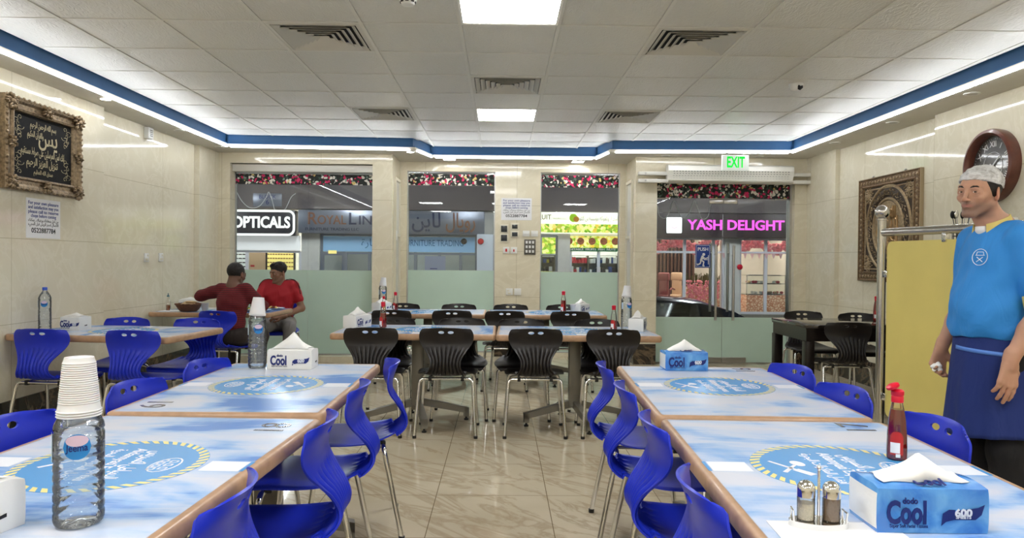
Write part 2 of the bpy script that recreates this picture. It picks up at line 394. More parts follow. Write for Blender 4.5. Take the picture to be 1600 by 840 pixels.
def make_vent():
    e = empty('ceiling_vent', (0, 0, CEIL))
    g = G(); a = .292; b = .262
    for q in (0, 1, 2, 3):
        m = Matrix.Rotation(q*PI/2, 4, 'Z')
        g._new([(-a, -a, -.004), (a, -a, -.004), (b, -b, -.009), (-b, -b, -.009), (-a, -a, .008), (a, -a, .008), (b, -b, .004), (-b, -b, .004)], [(0, 1, 2, 3), (4, 7, 6, 5), (0, 4, 5, 1), (3, 2, 6, 7)], m)
    g.done('frame', M['vent'], e)
    g = G()
    for k in range(6):
        ro = .255-k*.041; ri = ro-.034
        for q in range(4):
            m = Matrix.Rotation(q*PI/2, 4, 'Z')
            z0, z1 = -.012, .009
            g._new([(-ro, -ro, z0), (ro, -ro, z0), (ri, -ri, z1), (-ri, -ri, z1), (-ro, -ro, z0+.002), (ro, -ro, z0+.002), (ri, -ri, z1+.002), (-ri, -ri, z1+.002)], [(0, 1, 2, 3), (4, 7, 6, 5), (0, 4, 5, 1), (3, 2, 6, 7)], m)
    g.done('louvres', M['vent'], e)
    g = G(); g.box(-.262, .262, -.262, .262, .0105, .0118); g.done('duct', M['duct'], e)
    return e
v0 = make_vent()
vl = ['large square air vent in the ceiling, left of the big light panel', 'large square air vent in the ceiling, right of the big light panel', 'square air vent in the ceiling between the two light panels', 'far left square air vent in the ceiling above the opticians window', 'far right square air vent in the ceiling above the fruit shop window']
for k, (i, j) in enumerate(VENTS):
    x0, x1, y0, y1 = cell(i, j); loc = ((x0+x1)/2, (y0+y1)/2, CEIL)
    if k == 0: v0.location = loc; tag(v0, vl[0], 'air vent')
    else: v = copy_tree(v0, loc, 0, vl[k])
# the ceiling board behind the vents must not be flush: small dome devices
e = empty('smoke_detector', (-.52, 3.92, CEIL), 0, 'round white smoke detector on the ceiling at the top edge, left of the light panel', 'smoke detector')
g = G(); g.lathe([(.055, 0), (.055, -.012), (.046, -.018), (.046, -.022), (.04, -.03), (.034, -.046), (0, -.052)], 32, cap=False); g.done('body', M['white'], e)
g = G()
for k in range(8):
    a = 2*PI*k/8; g.box(.036, .0425, -.009, .009, -.036, -.027, Matrix.Rotation(a, 4, 'Z'))
g.done('grille', M['blackp'], e)
e = empty('dome_camera', (2.34, 5.69, CEIL), 0, 'white dome security camera on the ceiling at the right', 'security camera')
g = G(); g.lathe([(.055, 0), (.055, -.012), (.048, -.02), (.04, -.045), (.02, -.058), (0, -.06)], 32, cap=False); g.done('housing', M['white'], e)
g = G(); m = Matrix.Translation((.012, -.022, -.036)) @ Euler((R(62), 0, R(25))).to_matrix().to_4x4(); g.lathe([(.024, 0), (.024, .022), (.02, .026), (0, .024)], 20, mtx=m); g.done('lens', M['blackp'], e)
# downlights in the soffit
def dlight(x, y, lit, label, sq=False, grp=None):
    e = empty('downlight', (x, y, SOF), 0, label, 'downlight', grp)
    g = G()
    if sq: g.box(-.085, .085, -.085, .085, -.006, -.0005, bev=.002); g.done('rim', M['white_m'], e); g = G(); g.box(-.07, .07, -.07, .07, -.0085, -.0055); g.done('lamp', M['spot'] if lit else M['spot_off'], e)
    else:
        g.lathe([(.038, -.0005), (.058, -.0005), (.058, -.004), (.05, -.008), (.038, -.007)], 28, cap=False); g.done('rim', M['white_m'], e)
        g = G(); g.lathe([(.04, -.001), (.04, -.006), (0, -.0065)], 24, cap=False); g.done('lamp', M['spot'] if lit else M['spot_off'], e)
def px2(x, y, z):      # pixel of the photograph -> point on a level plane
    d = _f+_r2*((x-800)/FPX)+_u2*((420-y)/FPX); return d*((z-EYE)/d.z)
for (px, py, lit, lab, sq) in [(62, 153, 1, 'lit round downlight in the left soffit above the ornate frame', 0), (165, 154, 1, 'lit round downlight in the left soffit beside the LED strip', 0), (280, 203, 0, 'unlit round downlight in the left soffit', 0), (343, 229, 0, 'unlit round downlight at the far left corner of the soffit', 0),
                               (641, 237, 1, 'lit round downlight by the soffit step left of the middle windows', 0), (702, 248, 1, 'lit square downlight above the middle window', 1), (903, 252, 1, 'lit square downlight above the fruit shop window', 1), (1040, 243, 0, 'unlit round downlight above the left end of the air curtain', 0), (1186, 244, 0, 'unlit round downlight right of the exit sign', 0),
                               (1305, 223, 0, 'unlit round downlight in the right soffit near the back corner', 0), (1395, 191, 0, 'unlit round downlight in the right soffit, second from the back', 0), (1519, 146, 0, 'unlit round downlight in the right soffit above the clock', 0)]:
    p = px2(px, py, SOF); dlight(p.x, p.y, lit, lab, sq)

# ------------------------------------------------------------------ windows, door
M['alu'] = mat('dull_aluminium', (.5, .5, .5, 1), .3, 1)
def window(name, x0, x1, y, z0, z1, film, split=None):
    g = G(); t = .012; g.box(x0, x0+t, y-.02, y+.02, z0, z1); g.box(x1-t, x1, y-.02, y+.02, z0, z1); g.box(x0, x1, y-.02, y+.02, z1-t, z1); g.box(x0, x1, y-.02, y+.02, z0, z0+t)
    o = g.done(name, M['alu']); o['kind'] = 'structure'
    segs = [(x0+t, x1-t)] if split is None else [(x0+t, split-.002), (split+.002, x1-t)]
    for a, b in segs:
        g = G(); g.box(a, b, y-.004, y+.004, film+.0, z1-t); g.done('pane', M['glass'], o)
        g = G(); g.box(a, b, y-.005, y+.005, z0+t, film-.0005); g.done('frosted_pane', M['film'], o)
    return o
window('window_1', -3.30, -1.575, 8.93, .07, 2.415, 1.12, -2.40)
window('window_2', -1.24, -.085, 9.46, .05, 2.42, 1.125)
window('window_3', .51, 1.555, 9.46, .05, 2.42, 1.115)
# floral fabric valances
def floral():
    m = mat('floral_print_fabric', (.1, .1, .1, 1), .7); t = NT(m); v = t.mapping(t.obj(), (1, 1, 1)); d = t.n('TexVoronoi'); d.inputs['Scale'].default_value = 30; vd = t.n('TexNoise'); vd.inputs['Scale'].default_value = 18; t.l(v, vd.inputs['Vector']); vm = t.n('VectorMath'); vm.operation = 'MULTIPLY_ADD'; t.l(vd.outputs['Color'], vm.inputs[0]); vm.inputs[1].default_value = (.07, .07, .07); t.l(v, vm.inputs[2]); t.l(vm.outputs[0], d.inputs['Vector'])
    nz = t.noise(v, 16, 3, .5); c = t.n('SeparateColor'); t.l(d.outputs['Color'], c.inputs[0])
    r = t.ramp(c.outputs[0], [(0, (.012, .014, .012, 1)), (.26, lin(60, 80, 70)), (.42, lin(225, 220, 210)), (.66, lin(205, 40, 95)), (.86, lin(215, 190, 120)), (.93, lin(120, 140, 130))])
    n = [x for x in t.t.nodes if x.type == 'VALTORGB'][0]; n.color_ramp.interpolation = 'CONSTANT'
    e = t.math('GREATER_THAN', t.math('ADD', d.outputs['Distance'], t.math('MULTIPLY', nz, .25)), .70)
    t.l(t.mix(e, r, (.015, .018, .016, 1)), t.b.inputs['Base Color']); return m
M['floral'] = floral()
for (x0, x1, y, z0, z1, lab) in [(-3.285, -1.58, 8.895, 2.175, 2.30, 'floral print valance strip at the top of the left window'), (-1.225, -.10, 9.425, 2.24, 2.385, 'floral print valance strip at the top of the middle window'), (.525, 1.54, 9.425, 2.23, 2.385, 'floral print valance strip at the top of the fruit shop window'), (1.91, 3.595, 8.86, 2.055, 2.27, 'floral print valance strip above the glass door')]:
    g = G(); n = 120; P = []
    for i in range(n+1):
        x = x0+(x1-x0)*i/n; yy = y+.004*math.sin(i*.8)
        P.append([(x, yy, z0), (x, yy, (z0+z1)/2), (x, yy, z1), (x, yy+.003, z1), (x, yy+.003, z0)])
    g.grid(P, cv=True); g._new(P[0], [(0, 1, 2, 3, 4)]); g._new(P[-1], [(0, 1, 2, 3, 4)])
    tag(g.done('floral_valance', M['floral']), lab, 'valance')
# roller housing above window 1
g = G(); g.box(-3.295, -1.58, 8.80, 8.90, 2.32, 2.41, bev=.006); tag(g.done('roller_shutter_housing', M['vent']), 'grey shutter housing box in the recess above the left window', 'shutter housing')
# glass double door
def door_leaf(name, x0, x1, hx, bars):
    o = bpy.data.objects.new(name, None); COL.objects.link(o); o['kind'] = 'structure'; y = 8.90
    g = G(); g.box(x0, x1, y-.005, y+.005, .575, 2.04); g.done('pane', M['glass'], o)
    g = G(); g.box(x0, x1, y-.006, y+.006, .012, .5745); g.done('frosted_pane', M['film'], o)
    xa = x1-.17 if hx > (x0+x1)/2 else x0
    g = G(); g.box(xa, xa+.17, y-.014, y+.014, 1.99, 2.035, bev=.002); g.done('patch_fitting', M['steel'], o)
    g = G(); xb = x1-.3 if hx > (x0+x1)/2 else x0; g.box(xb, xb+.3, y-.014, y+.014, .012, .075, bev=.002); g.done('bottom_rail', M['steel'], o)
    for bx, yy, z0, z1 in bars:
        g = G(); g.tube([(bx, yy, z0), (bx, yy, z1)], .0165, 14)
        for z in (z0+.12, z1-.12): g.tube([(bx, yy, z), (bx, y, z)], .008, 8)
        g.done('pull_handle', M['steel'], o)
door_leaf('door_1', 1.925, 2.762, 2.6, [(2.665, 8.84, .54, 1.48), (2.665-.035, 8.96, .64, 1.50)])
door_leaf('door_2', 2.768, 3.575, 2.9, [(2.885, 8.84, .54, 1.47), (2.885-.035, 8.96, .64, 1.50)])
g = G(); g.box(1.905, 1.925, 8.86, 8.94, 0, 2.28); g.box(3.575, 3.60, 8.83, 8.94, 0, 2.28); g.box(1.925, 3.575, 8.88, 8.92, 2.24, 2.28); struct(g, 'trim_4', M['steel'])
g = G(); g.box(1.925, 3.575, 8.895, 8.905, 2.045, 2.2399); struct(g, 'window_4', M['glass'])
g = G(); g.box(2.60, 2.94, 8.878, 8.922, 2.045, 2.105, bev=.003); g.box(1.93, 2.08, 8.878, 8.922, 2.045, 2.1, bev=.003); g.box(3.42, 3.57, 8.878, 8.922, 2.045, 2.1, bev=.003); struct(g, 'trim_5', M['steel'])
# push sign
e = empty('push_sign', (2.515, 8.893, 1.335), 0, 'blue push sign with walking figure on the left door leaf', 'sign')
g = G(); g.box(-.095, .095, -.004, 0, -.145, .145, bev=.001); g.done('plate', mat('blue_sign', lin(24, 60, 140), .3), e)
g = G(); w = .0035
for a in ((-.085, .085, .132, .132+w), (-.085, .085, -.135, -.135+w)): g.box(a[0], a[1], -.0052, -.0042, a[2], a[3])
for a in (-.085, .085-w): g.box(a, a+w, -.0052, -.0042, -.135, .135)
T(g, 'PUSH', .058, TM(0, -.005, .085), bold=.02, width=.13)
m = TM(0, -.005, -.04)
g.lathe([(.018, 0), (.018, .001), (0, .001)], 20, mtx=m @ Matrix.Translation((.01, .062, 0)))
def limb(pts, r):
    for a, b in zip(pts, pts[1:]):
        a, b = Vector(a), Vector(b); d = (b-a).normalized(); n = Vector((-d.y, d.x))*r
        g.prism([tuple(a-n-d*r*.6), tuple(b-n+d*r*.6), tuple(b+n+d*r*.6), tuple(a+n-d*r*.6)], 0, .001, mtx=m)
limb([(-.005, .038), (-.022, -.01)], .014); limb([(0, .03), (.03, .012), (.062, .022)], .006); limb([(-.008, .025), (.02, -.002), (.055, -.002)], .006)
limb([(-.018, -.012), (.012, -.03), (.002, -.078), (.016, -.08)], .008); limb([(-.024, -.012), (-.03, -.048), (-.066, -.07), (-.07, -.058)], .008); limb([(.068, .05), (.068, -.06)], .004)
g.done('lettering', M['paper'], e)
# air curtain on two rails
e = empty('air_curtain', (2.76, 8.72, 2.33), 0, 'white air curtain with perforated grille on rails above the door', 'air curtain')
g = G()
prof = [(-.0, -.11), (-.05, -.12), (-.135, -.10), (-.145, -.085), (-.10, -.075), (-.15, .03), (-.14, .085), (-.10, .105), (0, .108)]
P = [[(x, y, z) for y, z in prof] for x in (-.76, .76)]
g.grid(P, smooth=False); g._new(P[0], [list(range(9))]); g._new(P[1], [list(range(9))]); g._new([P[0][0], P[0][-1], P[1][-1], P[1][0]], [(0, 1, 2, 3)])
g.done('casing', M['white_m'], e)
g = G()
for q in range(4):
    for k in range(40):
        f = q/3.6+.05; yy = -.103-.046*f; zz = -.062+.088*f; x = -.70+k*.0355+(.0 if q % 2 else .006)
        g.box(x, x+.017, yy-.004, yy-.0005, zz, zz+.013)
g.done('grille', mat('grey_perforation', lin(120, 122, 118), .5), e)
for (z, yy, nm) in ((.00, -.03, 'rail'), (-.09, -.03, 'rail')):
    g = G(); g.box(-1.10, -.74, yy-.045, yy+.03, z-.02, z+.022, bev=.003); g.done(nm, M['white_m'], e); g = G(); g.box(.74, 1.07, yy-.045, yy+.03, z-.02, z+.022, bev=.003); g.done(nm, M['white_m'], e)
g = G()
for x in (-1.02, 1.0):
    for z in (0, -.09): g.lathe([(.012, 0), (.012, .004), (0, .004)], 12, mtx=TM(x, -.0755, z))
g.done('bolt', M['steel'], e)
# exit sign
e = empty('exit_sign', (2.725, 8.34, 2.425), 0, 'lit exit sign hanging from the soffit above the door', 'exit sign')
g = G(); g.box(-.155, .155, -.02, .02, -.09, .085, bev=.005); g.done('casing', mat('white_lightbox', lin(235, 240, 236), .4, emit=.35, ecol=(.85, 1, .9, 1)), e)
g = G(); g.box(-.10, -.08, -.01, .01, .085, .1145); g.box(.08, .10, -.01, .01, .085, .1145); g.box(-.12, .12, -.015, .015, .103, .1145); g.done('bracket', M['steel'], e)
g = G(); T(g, 'EXIT', .175, TM(0, -.0205, -.002), bold=.03, width=.21, ext=.001); g.done('lettering', emat('green_exit_glow', (.02, .85, .08, 1), 1.1), e)

# ------------------------------------------------------------------ wall notices
def notice_text(g, mt, w=.39, h=.28):
    L = [('For your own pleasure', .092, 0), ('and satisfaction may you', .06, 0), ('please call to reserve', .028, 0), ('chops before coming', -.002, 0)]
    for s, y, _ in L: T(g, s, .034, mt @ Matrix.Translation((0, y+.02, 0)), bold=.012, mi=0, width=w*(.75 if 'chops' in s else .9))
    for s, y in ((arab('من اجل سعادتك ورضاك , يمكنك'), -.034), (arab('الاتصال لحجز الريش قبل المجيء'), -.062)): T(g, s, .03, mt @ Matrix.Translation((0, y+.02, 0)), mi=1, width=w*.9)
    T(g, '0522887784', .05, mt @ Matrix.Translation((0, -.09, 0)), bold=.015, mi=1, width=w*.72)
e = empty('paper_notice', (XL, 5.40, 1.535), 0, 'white notice sheet with phone number below the ornate frame', 'notice')
g = G(); g.box(0.0002, .0015, -.2, .2, -.145, .145); g.done('sheet', M['paper'], e)
g = G(); notice_text(g, FACE_XP(.0019, 0, .0)); g.done('lettering', [M['ink_blue'], M['ink']], e)
e = empty('paper_notice', (.195, 9.4, 1.935), 0, 'white notice sheet with phone number between the two middle windows', 'notice')
g = G(); g.box(-.2, .2, -.0015, -.0002, -.145, .145); g.done('sheet', M['paper'], e)
g = G(); notice_text(g, TM(0, -.0019, 0)); g.done('lettering', [M['ink_blue'], M['ink']], e)
# switches and controls on the middle pier
M['screen'] = mat('dark_display', (.03, .035, .04, 1), .15)
M['beigep'] = mat('ivory_plastic', lin(222, 216, 196), .4)
def plate(name, x, z, w, h, label, cat, inner=None, y=9.4, grp=None, m='white', im='screen'):
    e = empty(name, (x, y, z), 0, label, cat, grp)
    g = G(); g.box(-w/2, w/2, -.014, -.0002, -h/2, h/2, bev=.003); g.done('plate', M[m], e)
    if inner:
        g = G()
        for a in inner: g.box(a[0], a[1], -.018, -.0135, a[2], a[3], bev=.001)
        g.done('buttons' if im != 'screen' else 'display', M[im], e)
    return e
plate('thermostat', .035, 1.675, .11, .115, 'beige framed thermostat, upper of the left pair under the notice', 'thermostat', [(-.04, .04, -.04, .04)], m='beigep')
plate('thermostat', .035, 1.555, .11, .115, 'beige framed thermostat, lower of the left pair under the notice', 'thermostat', [(-.04, .04, -.04, .04)], m='beigep')
plate('thermostat', .175, 1.705, .11, .095, 'thermostat with dark display, upper of the right pair', 'thermostat', [(-.036, .036, -.026, .026)], m='beigep')
plate('thermostat', .175, 1.605, .11, .09, 'thermostat with dark display, lower of the right pair', 'thermostat', [(-.036, .036, -.026, .026)], m='beigep')
M['red'] = mat('red_plastic', lin(200, 20, 30), .4)
plate('switch_plate', .065, 1.395, .085, .085, 'white plate with red rocker, left one below the thermostats', 'switch', [(-.012, .012, -.02, .02)], im='red')
plate('switch_plate', .165, 1.395, .085, .085, 'white plate with small red rocker, right one below the thermostats', 'switch', [(-.008, .008, -.02, .012)], im='red')
plate('light_switch', .325, 1.615, .09, .075, 'white light switch left of its twin above the grey switch bank', 'switch', [(-.03, .03, -.012, .012)], im='white')
plate('light_switch', .435, 1.615, .09, .075, 'white light switch right of its twin above the grey switch bank', 'switch', [(-.03, .03, -.012, .012)], im='white')
M['greyp'] = mat('dark_grey_plastic', lin(92, 88, 80), .4)
plate('switch_bank', .375, 1.44, .15, .2, 'dark grey nine button switch bank right of the notice', 'switch', [(-.05+.042*i-.006, -.05+.042*i+.02, .045-.06*j, .045-.06*j+.034) for i in range(3) for j in range(3)], m='greyp', im='white')
plate('wall_socket', .11, .85, .09, .09, 'white wall socket low on the middle pier, left one', 'socket', [(-.02, .02, -.03, -.01), (-.03, .0, .01, .025)], im='beigep')
plate('blank_plate', .22, .85, .09, .09, 'white blank plate low on the middle pier, right one', 'socket')
def plateL(y, z, label):
    e = empty('wall_socket', (XL2, y, z), 0, label, 'socket')
    g = G(); g.box(.0002, .012, -.043, .043, -.043, .043, bev=.003); g.done('plate', M['white'], e)
    g = G(); g.box(.0115, .0145, -.025, .025, -.028, -.008, bev=.001); g.box(.0115, .016, .008, .028, .012, .03, bev=.001); g.done('buttons', M['beigep'], e)
plateL(7.10, 1.255, 'white wall socket on the left wall, nearer of the two'); plateL(7.40, 1.26, 'white wall socket on the left wall, farther of the two')
e = empty('alarm_siren', (XL2, 7.1, 2.475), 0, 'small white alarm box high on the left wall under the soffit', 'alarm box')
g = G(); g.box(.0003, .05, -.05, .05, -.055, .055, bev=.006); g.done('casing', M['white'], e)
g = G()
for k in range(4): g.box(.0495, .052, -.03, .03, -.03+k*.018, -.022+k*.018)
g.done('slots', M['greyp'], e)
# shallow shutters in the returns beside the middle bay
for sx, xx, lab in ((1, -1.335, 'narrow white cabinet door on the return left of the middle windows'), (-1, 1.64, 'narrow white cabinet door on the return right of the middle windows')):
    e = empty('wall_cabinet_door', (xx, 9.08, 0), 0, lab, 'cabinet door')
    g = G()
    y0, y1, z0, z1 = -.2, .2, .45, 2.28
    for a in ((y0, y0+.035, z0, z1), (y1-.035, y1, z0, z1), (y0+.035, y1-.035, z1-.035, z1), (y0+.035, y1-.035, z0, z0+.035), (y0+.035, y1-.035, 1.55, 1.585)): g.box(min(sx*.0005, sx*.03), max(sx*.0005, sx*.03), *a)
    g.done('frame', M['beigep'], e)
    g = G(); g.box(min(sx*.0005, sx*.012), max(sx*.0005, sx*.012), y0+.035, y1-.035, z0+.035, z1-.035); g.done('panel', M['vent'], e)
    g = G(); g.box(min(sx*.03, sx*.045), max(sx*.03, sx*.045), y0, y0+.02, 1.50, 1.62, bev=.003); g.done('handle', M['white'], e)

# ------------------------------------------------------------------ ornate frame with calligraphy (left wall)
M['antique'] = mat('antique_silver_gilt', lin(140, 122, 98), .38, .75, var=.45, vscale=45, bump=.8, bscale=70)
M['gold'] = mat('embroidered_gold_thread', lin(196, 184, 150), .5, .2)
M['velvet'] = mat('black_velvet', lin(22, 22, 24), .9, bump=.3, bscale=300)
e = empty('ornate_picture_frame', (XL, 5.37, 2.045), 0, 'ornate carved silver frame with gold calligraphy on black cloth', 'picture')
hw_, hh_ = .44, .325
g = G(); prof = [(0, .0), (.0, .035), (.012, .05), (.03, .045), (.045, .03), (.07, .028), (.082, .04), (.095, .036), (.10, .018), (.10, 0)]   # (inset, height out of the wall)
def rectloop(g, hw, hh, prof, mk, nsub=1):
    rows = []
    for ins, ht in prof: rows.append([mk(sx*(hw-ins), sy*(hh-ins), ht) for sx, sy in ((-1, -1), (1, -1), (1, 1), (-1, 1))])
    g.grid(rows, cv=True, smooth=False)
mkL = lambda a, b, h: (h+.0004, a, b)
rectloop(g, hw_, hh_, prof, mkL)
g.done('frame', M['antique'], e)
def acanthus(g, cy, cz, s, seed):
    rr = random.Random(seed)
    for k in range(15):
        a = 2*PI*k/15+rr.random()*.3; d = s*(.35+.65*rr.random())
        g.sphere((.045+.012*rr.random(), cy+math.cos(a)*d, cz+math.sin(a)*d*.85), (.016, s*.30, s*.15), 8, rot=Euler((a, 0, 0)).to_matrix())
    g.sphere((.055, cy, cz), (.022, s*.35, s*.35), 10)
for nm, pts in (('corner_ornament', [(-1, -1), (1, -1), (1, 1), (-1, 1)]), ('side_ornament', [(0, 1), (0, -1), (-1, 0), (1, 0)])):
    for k, (a, b) in enumerate(pts):
        g = G(); acanthus(g, a*(hw_-.05), b*(hh_-.05), .062 if nm[0] == 'c' else .05, k+len(nm)); g.done(nm, M['antique'], e)
g = G()
for i in range(60):
    t = i/60*4; k = int(t); f = t-k; hw2, hh2 = hw_-.008, hh_-.008
    P0 = [(-hw2, -hh2), (hw2, -hh2), (hw2, hh2), (-hw2, hh2)]; a, b = P0[k], P0[(k+1) % 4]
    g.sphere((.047, a[0]+(b[0]-a[0])*f, a[1]+(b[1]-a[1])*f), (.008, .014, .012), 6)
g.done('beading', M['antique'], e)
g = G(); g.box(.0004, .016, -.345, .345, -.23, .23); g.done('cloth', M['velvet'], e)
g = G()
f = lambda a, b: FACE_XP(.0175, a, b)
T(g, arab('بسم الله الرحمن الرحيم'), .06, f(0, .165), width=.30)
T(g, arab('يس'), .17, f(.055, .085), bold=.012, width=.22)
T(g, arab('والقرآن الحكيم'), .06, f(-.09, .095), width=.18, bold=.01)
T(g, arab('انك لمن المرسلين على صراط مستقيم'), .075, f(0, -.03), width=.5, bold=.006)
T(g, arab('تنزيل العزيز الرحيم'), .075, f(-.01, -.105), width=.36, bold=.008)
T(g, arab('صدق الله العظيم'), .045, f(0, -.175), width=.22)
for sy in (-1, 1):
    for sz in (-1, 1):
        for k in range(7):
            cy, cz = sy*(.26+.02*(k % 3)), sz*(.06+.022*k)
            P = [(.0175, cy+sy*.022*(1+k % 2)*math.cos(t*.55+k)*(1-t/14), cz+.022*math.sin(t*.55+k)*(1-t/14)) for t in range(12)]
            g.tube(P, .0016, 4)
g.done('embroidery', M['gold'], e)
# gold relief panel on the right wall
M['bronze'] = mat('dark_bronze_relief', lin(112, 88, 62), .42, .6, var=.55, vscale=60, bump=1.0, bscale=110)
M['bronze_l'] = mat('worn_gilt_relief', lin(158, 138, 108), .42, .55, var=.3, vscale=50, bump=.7, bscale=120)
M['bronze_d'] = mat('dark_bronze_ground', lin(62, 48, 36), .5, .4, var=.3, vscale=60, bump=.8, bscale=160)
yA, yB_, zA, zB = 6.40, 7.50, 1.08, 2.13
e = empty('calligraphy_relief_panel', (XR, (yA+yB_)/2, (zA+zB)/2), 0, 'large bronze relief panel with oval calligraphy medallion on the right wall', 'picture')
HW, HH = (yB_-yA)/2, (zB-zA)/2
mkR = lambda a, b, h: (-h-.0004, a, b)
g = G(); g.box(-.02, -.0004, -HW, HW, -HH, HH); g.done('backing', M['bronze_d'], e)
M['gside'] = mat('pale_gilt_side', lin(170, 152, 120), .5)
for s_ in (-1, 1): g = G(); g.box(-.034, -.0004, min(s_*(HW+.0005), s_*(HW+.008)), max(s_*(HW+.0005), s_*(HW+.008)), -HH, HH); g.done('side_strip', M['gside'], e)
g = G(); rectloop(g, HW, HH, [(0, .0), (0, .032), (.01, .038), (.02, .03), (.075, .03), (.085, .036), (.095, .034), (.10, .02)], mkR)
g.done('border', M['bronze'], e)
g = G(); rectloop(g, HW-.115, HH-.115, [(0, .02), (.004, .027), (.012, .027), (.016, .02)], mkR)
g.done('bead_line', M['bronze_l'], e)
def oval(g, a, b, w, h0, h1, n=64):
    rows = []
    for k in range(n):
        t = 2*PI*k/n; c, s = math.cos(t), math.sin(t)
        rows.append([mkR(c*(a+o), s*(b+o), h) for o, h in ((-w/2, h0), (-w/4, h1), (w/4, h1), (w/2, h0))])
    g.grid(rows, cu=True)
for a, b, w, mm in ((.40, .42, .03, 'bronze_l'), (.27, .29, .03, 'bronze_l'), (.335, .355, .085, 'bronze_d')):
    g = G(); oval(g, a, b, w, .019, .032 if w < .05 else .027); g.done('oval_moulding', M[mm], e)
g = G()
rr = random.Random(3)
for k in range(230):     # script band between the ovals
    t = 2*PI*k/230; c, s = math.cos(t), math.sin(t); o = .335+rr.uniform(-.032, .032)
    g.sphere(mkR(c*o, s*(o+.02), .028), (.006, .005+.015*rr.random(), .0035), 6, rot=Euler((t+rr.random()*2, 0, 0)).to_matrix())
g.done('script_band', M['bronze_l'], e)
g = G(); n = 40
g._new([mkR(.25*math.cos(2*PI*k/n), .27*math.sin(2*PI*k/n), .024) for k in range(n)], [list(range(n))])
g.done('medallion', M['bronze_l'], e)
g = G(); fR = lambda a, b: FACE_XN(-.0265, a, b)
T(g, arab('الله لا اله'), .17, fR(0, .14), width=.30, bold=.03, ext=.004); T(g, arab('الا هو'), .19, fR(0, .03), width=.38, bold=.03, ext=.004); T(g, arab('الحي'), .19, fR(0, -.07), width=.36, bold=.03, ext=.004); T(g, arab('القيوم'), .17, fR(0, -.16), width=.26, bold=.03, ext=.004)
rr = random.Random(11)
for k in range(22):
    a0, r0, cx_, cz_ = rr.uniform(0, 6), rr.uniform(.03, .075), rr.uniform(-.15, .15), rr.uniform(-.17, .17)
    g.tube([mkR(cx_+r0*math.cos(a0+t*.33), cz_+r0*.8*math.sin(a0+t*.33), .0265) for t in range(10)], [.002+.0045*math.sin(PI*t/9) for t in range(10)], 6)
g.done('calligraphy', mat('polished_gilt', lin(196, 160, 112), .3, .8), e)
g = G()
for sy in (-1, 1):
    for sz in (-1, 1):
        for k in range(34):
            t = k*2.4; d = .012+.0042*k; g.sphere(mkR(sy*(.36+d*.9*math.cos(t)*.6), sz*(.345+d*.6*math.sin(t)), .022), (.008, .018, .008), 6, rot=Euler((t, 0, 0)).to_matrix())
for k in range(72):
    t = k/72*4; q = int(t); f_ = t-q; h2, w2 = HH-.048, HW-.048; P0 = [(-w2, -h2), (w2, -h2), (w2, h2), (-w2, h2)]; a, b = P0[q], P0[(q+1) % 4]
    g.sphere(mkR(a[0]+(b[0]-a[0])*f_, a[1]+(b[1]-a[1])*f_, .03), (.007, .02, .013), 6, rot=Euler((k*1.1, 0, 0)).to_matrix())
g.done('leaf_ornament', M['bronze_l'], e)
for a in (-.28, .3):
    g = G(); g.sphere((-.012, a, HH+.012), .012, 8); g.done('hanging_pin', M['steel'], e)
# wall clock
e = empty('wall_clock', (XR2, 5.36, 2.0), 0, 'round wall clock with dark wood rim and roman numerals', 'clock')
mt = FACE_XN(0, 0, 0)
M['clockwood'] = mat('mahogany_rim', lin(96, 52, 40), .3, coat=.3, var=.3, vscale=12)
g = G(); g.lathe([(.275, .0005), (.28, .05), (.272, .075), (.25, .082), (.232, .07), (.226, .05), (.226, .02)], 72, mtx=mt, cap=False); g.done('rim', M['clockwood'], e)
g = G(); g.lathe([(.228, .02), (0, .02)], 64, mtx=mt, cap=False); g.done('dial', mat('dark_grey_dial', lin(70, 68, 66), .3, coat=.6), e)
g = G()
for k, s in enumerate(['XII', 'I', 'II', 'III', 'IIII', 'V', 'VI', 'VII', 'VIII', 'IX', 'X', 'XI']):
    a = -k*PI/6; T(g, s, .062, mt @ Matrix.Rotation(a, 4, 'Z') @ Matrix.Translation((0, .165, .0215)), ext=.001, bold=.01)
for k in range(60):
    if k % 5: g.box(-.001, .001, .20, .21, .0205, .022, mt @ Matrix.Rotation(k*PI/30, 4, 'Z'))
P = [(.105*math.cos(2*PI*k/48), .105*math.sin(2*PI*k/48), .022) for k in range(48)]; g.tube(P, .0018, 5, mtx=mt, closed=True)
g.done('numerals', M['paper'], e)
for ang, L, w in ((R(-50), .11, .006), (R(-128), .165, .0045)):
    g = G(); g.prism([(-w, -.03), (w, -.03), (w*.4, L), (-w*.4, L)], .026, .029, mtx=mt @ Matrix.Rotation(ang, 4, 'Z')); g.done('hand', M['paper'], e)
g = G(); g.lathe([(.012, .02), (.012, .032), (0, .033)], 16, mtx=mt); g.done('hub', M['steel'], e)
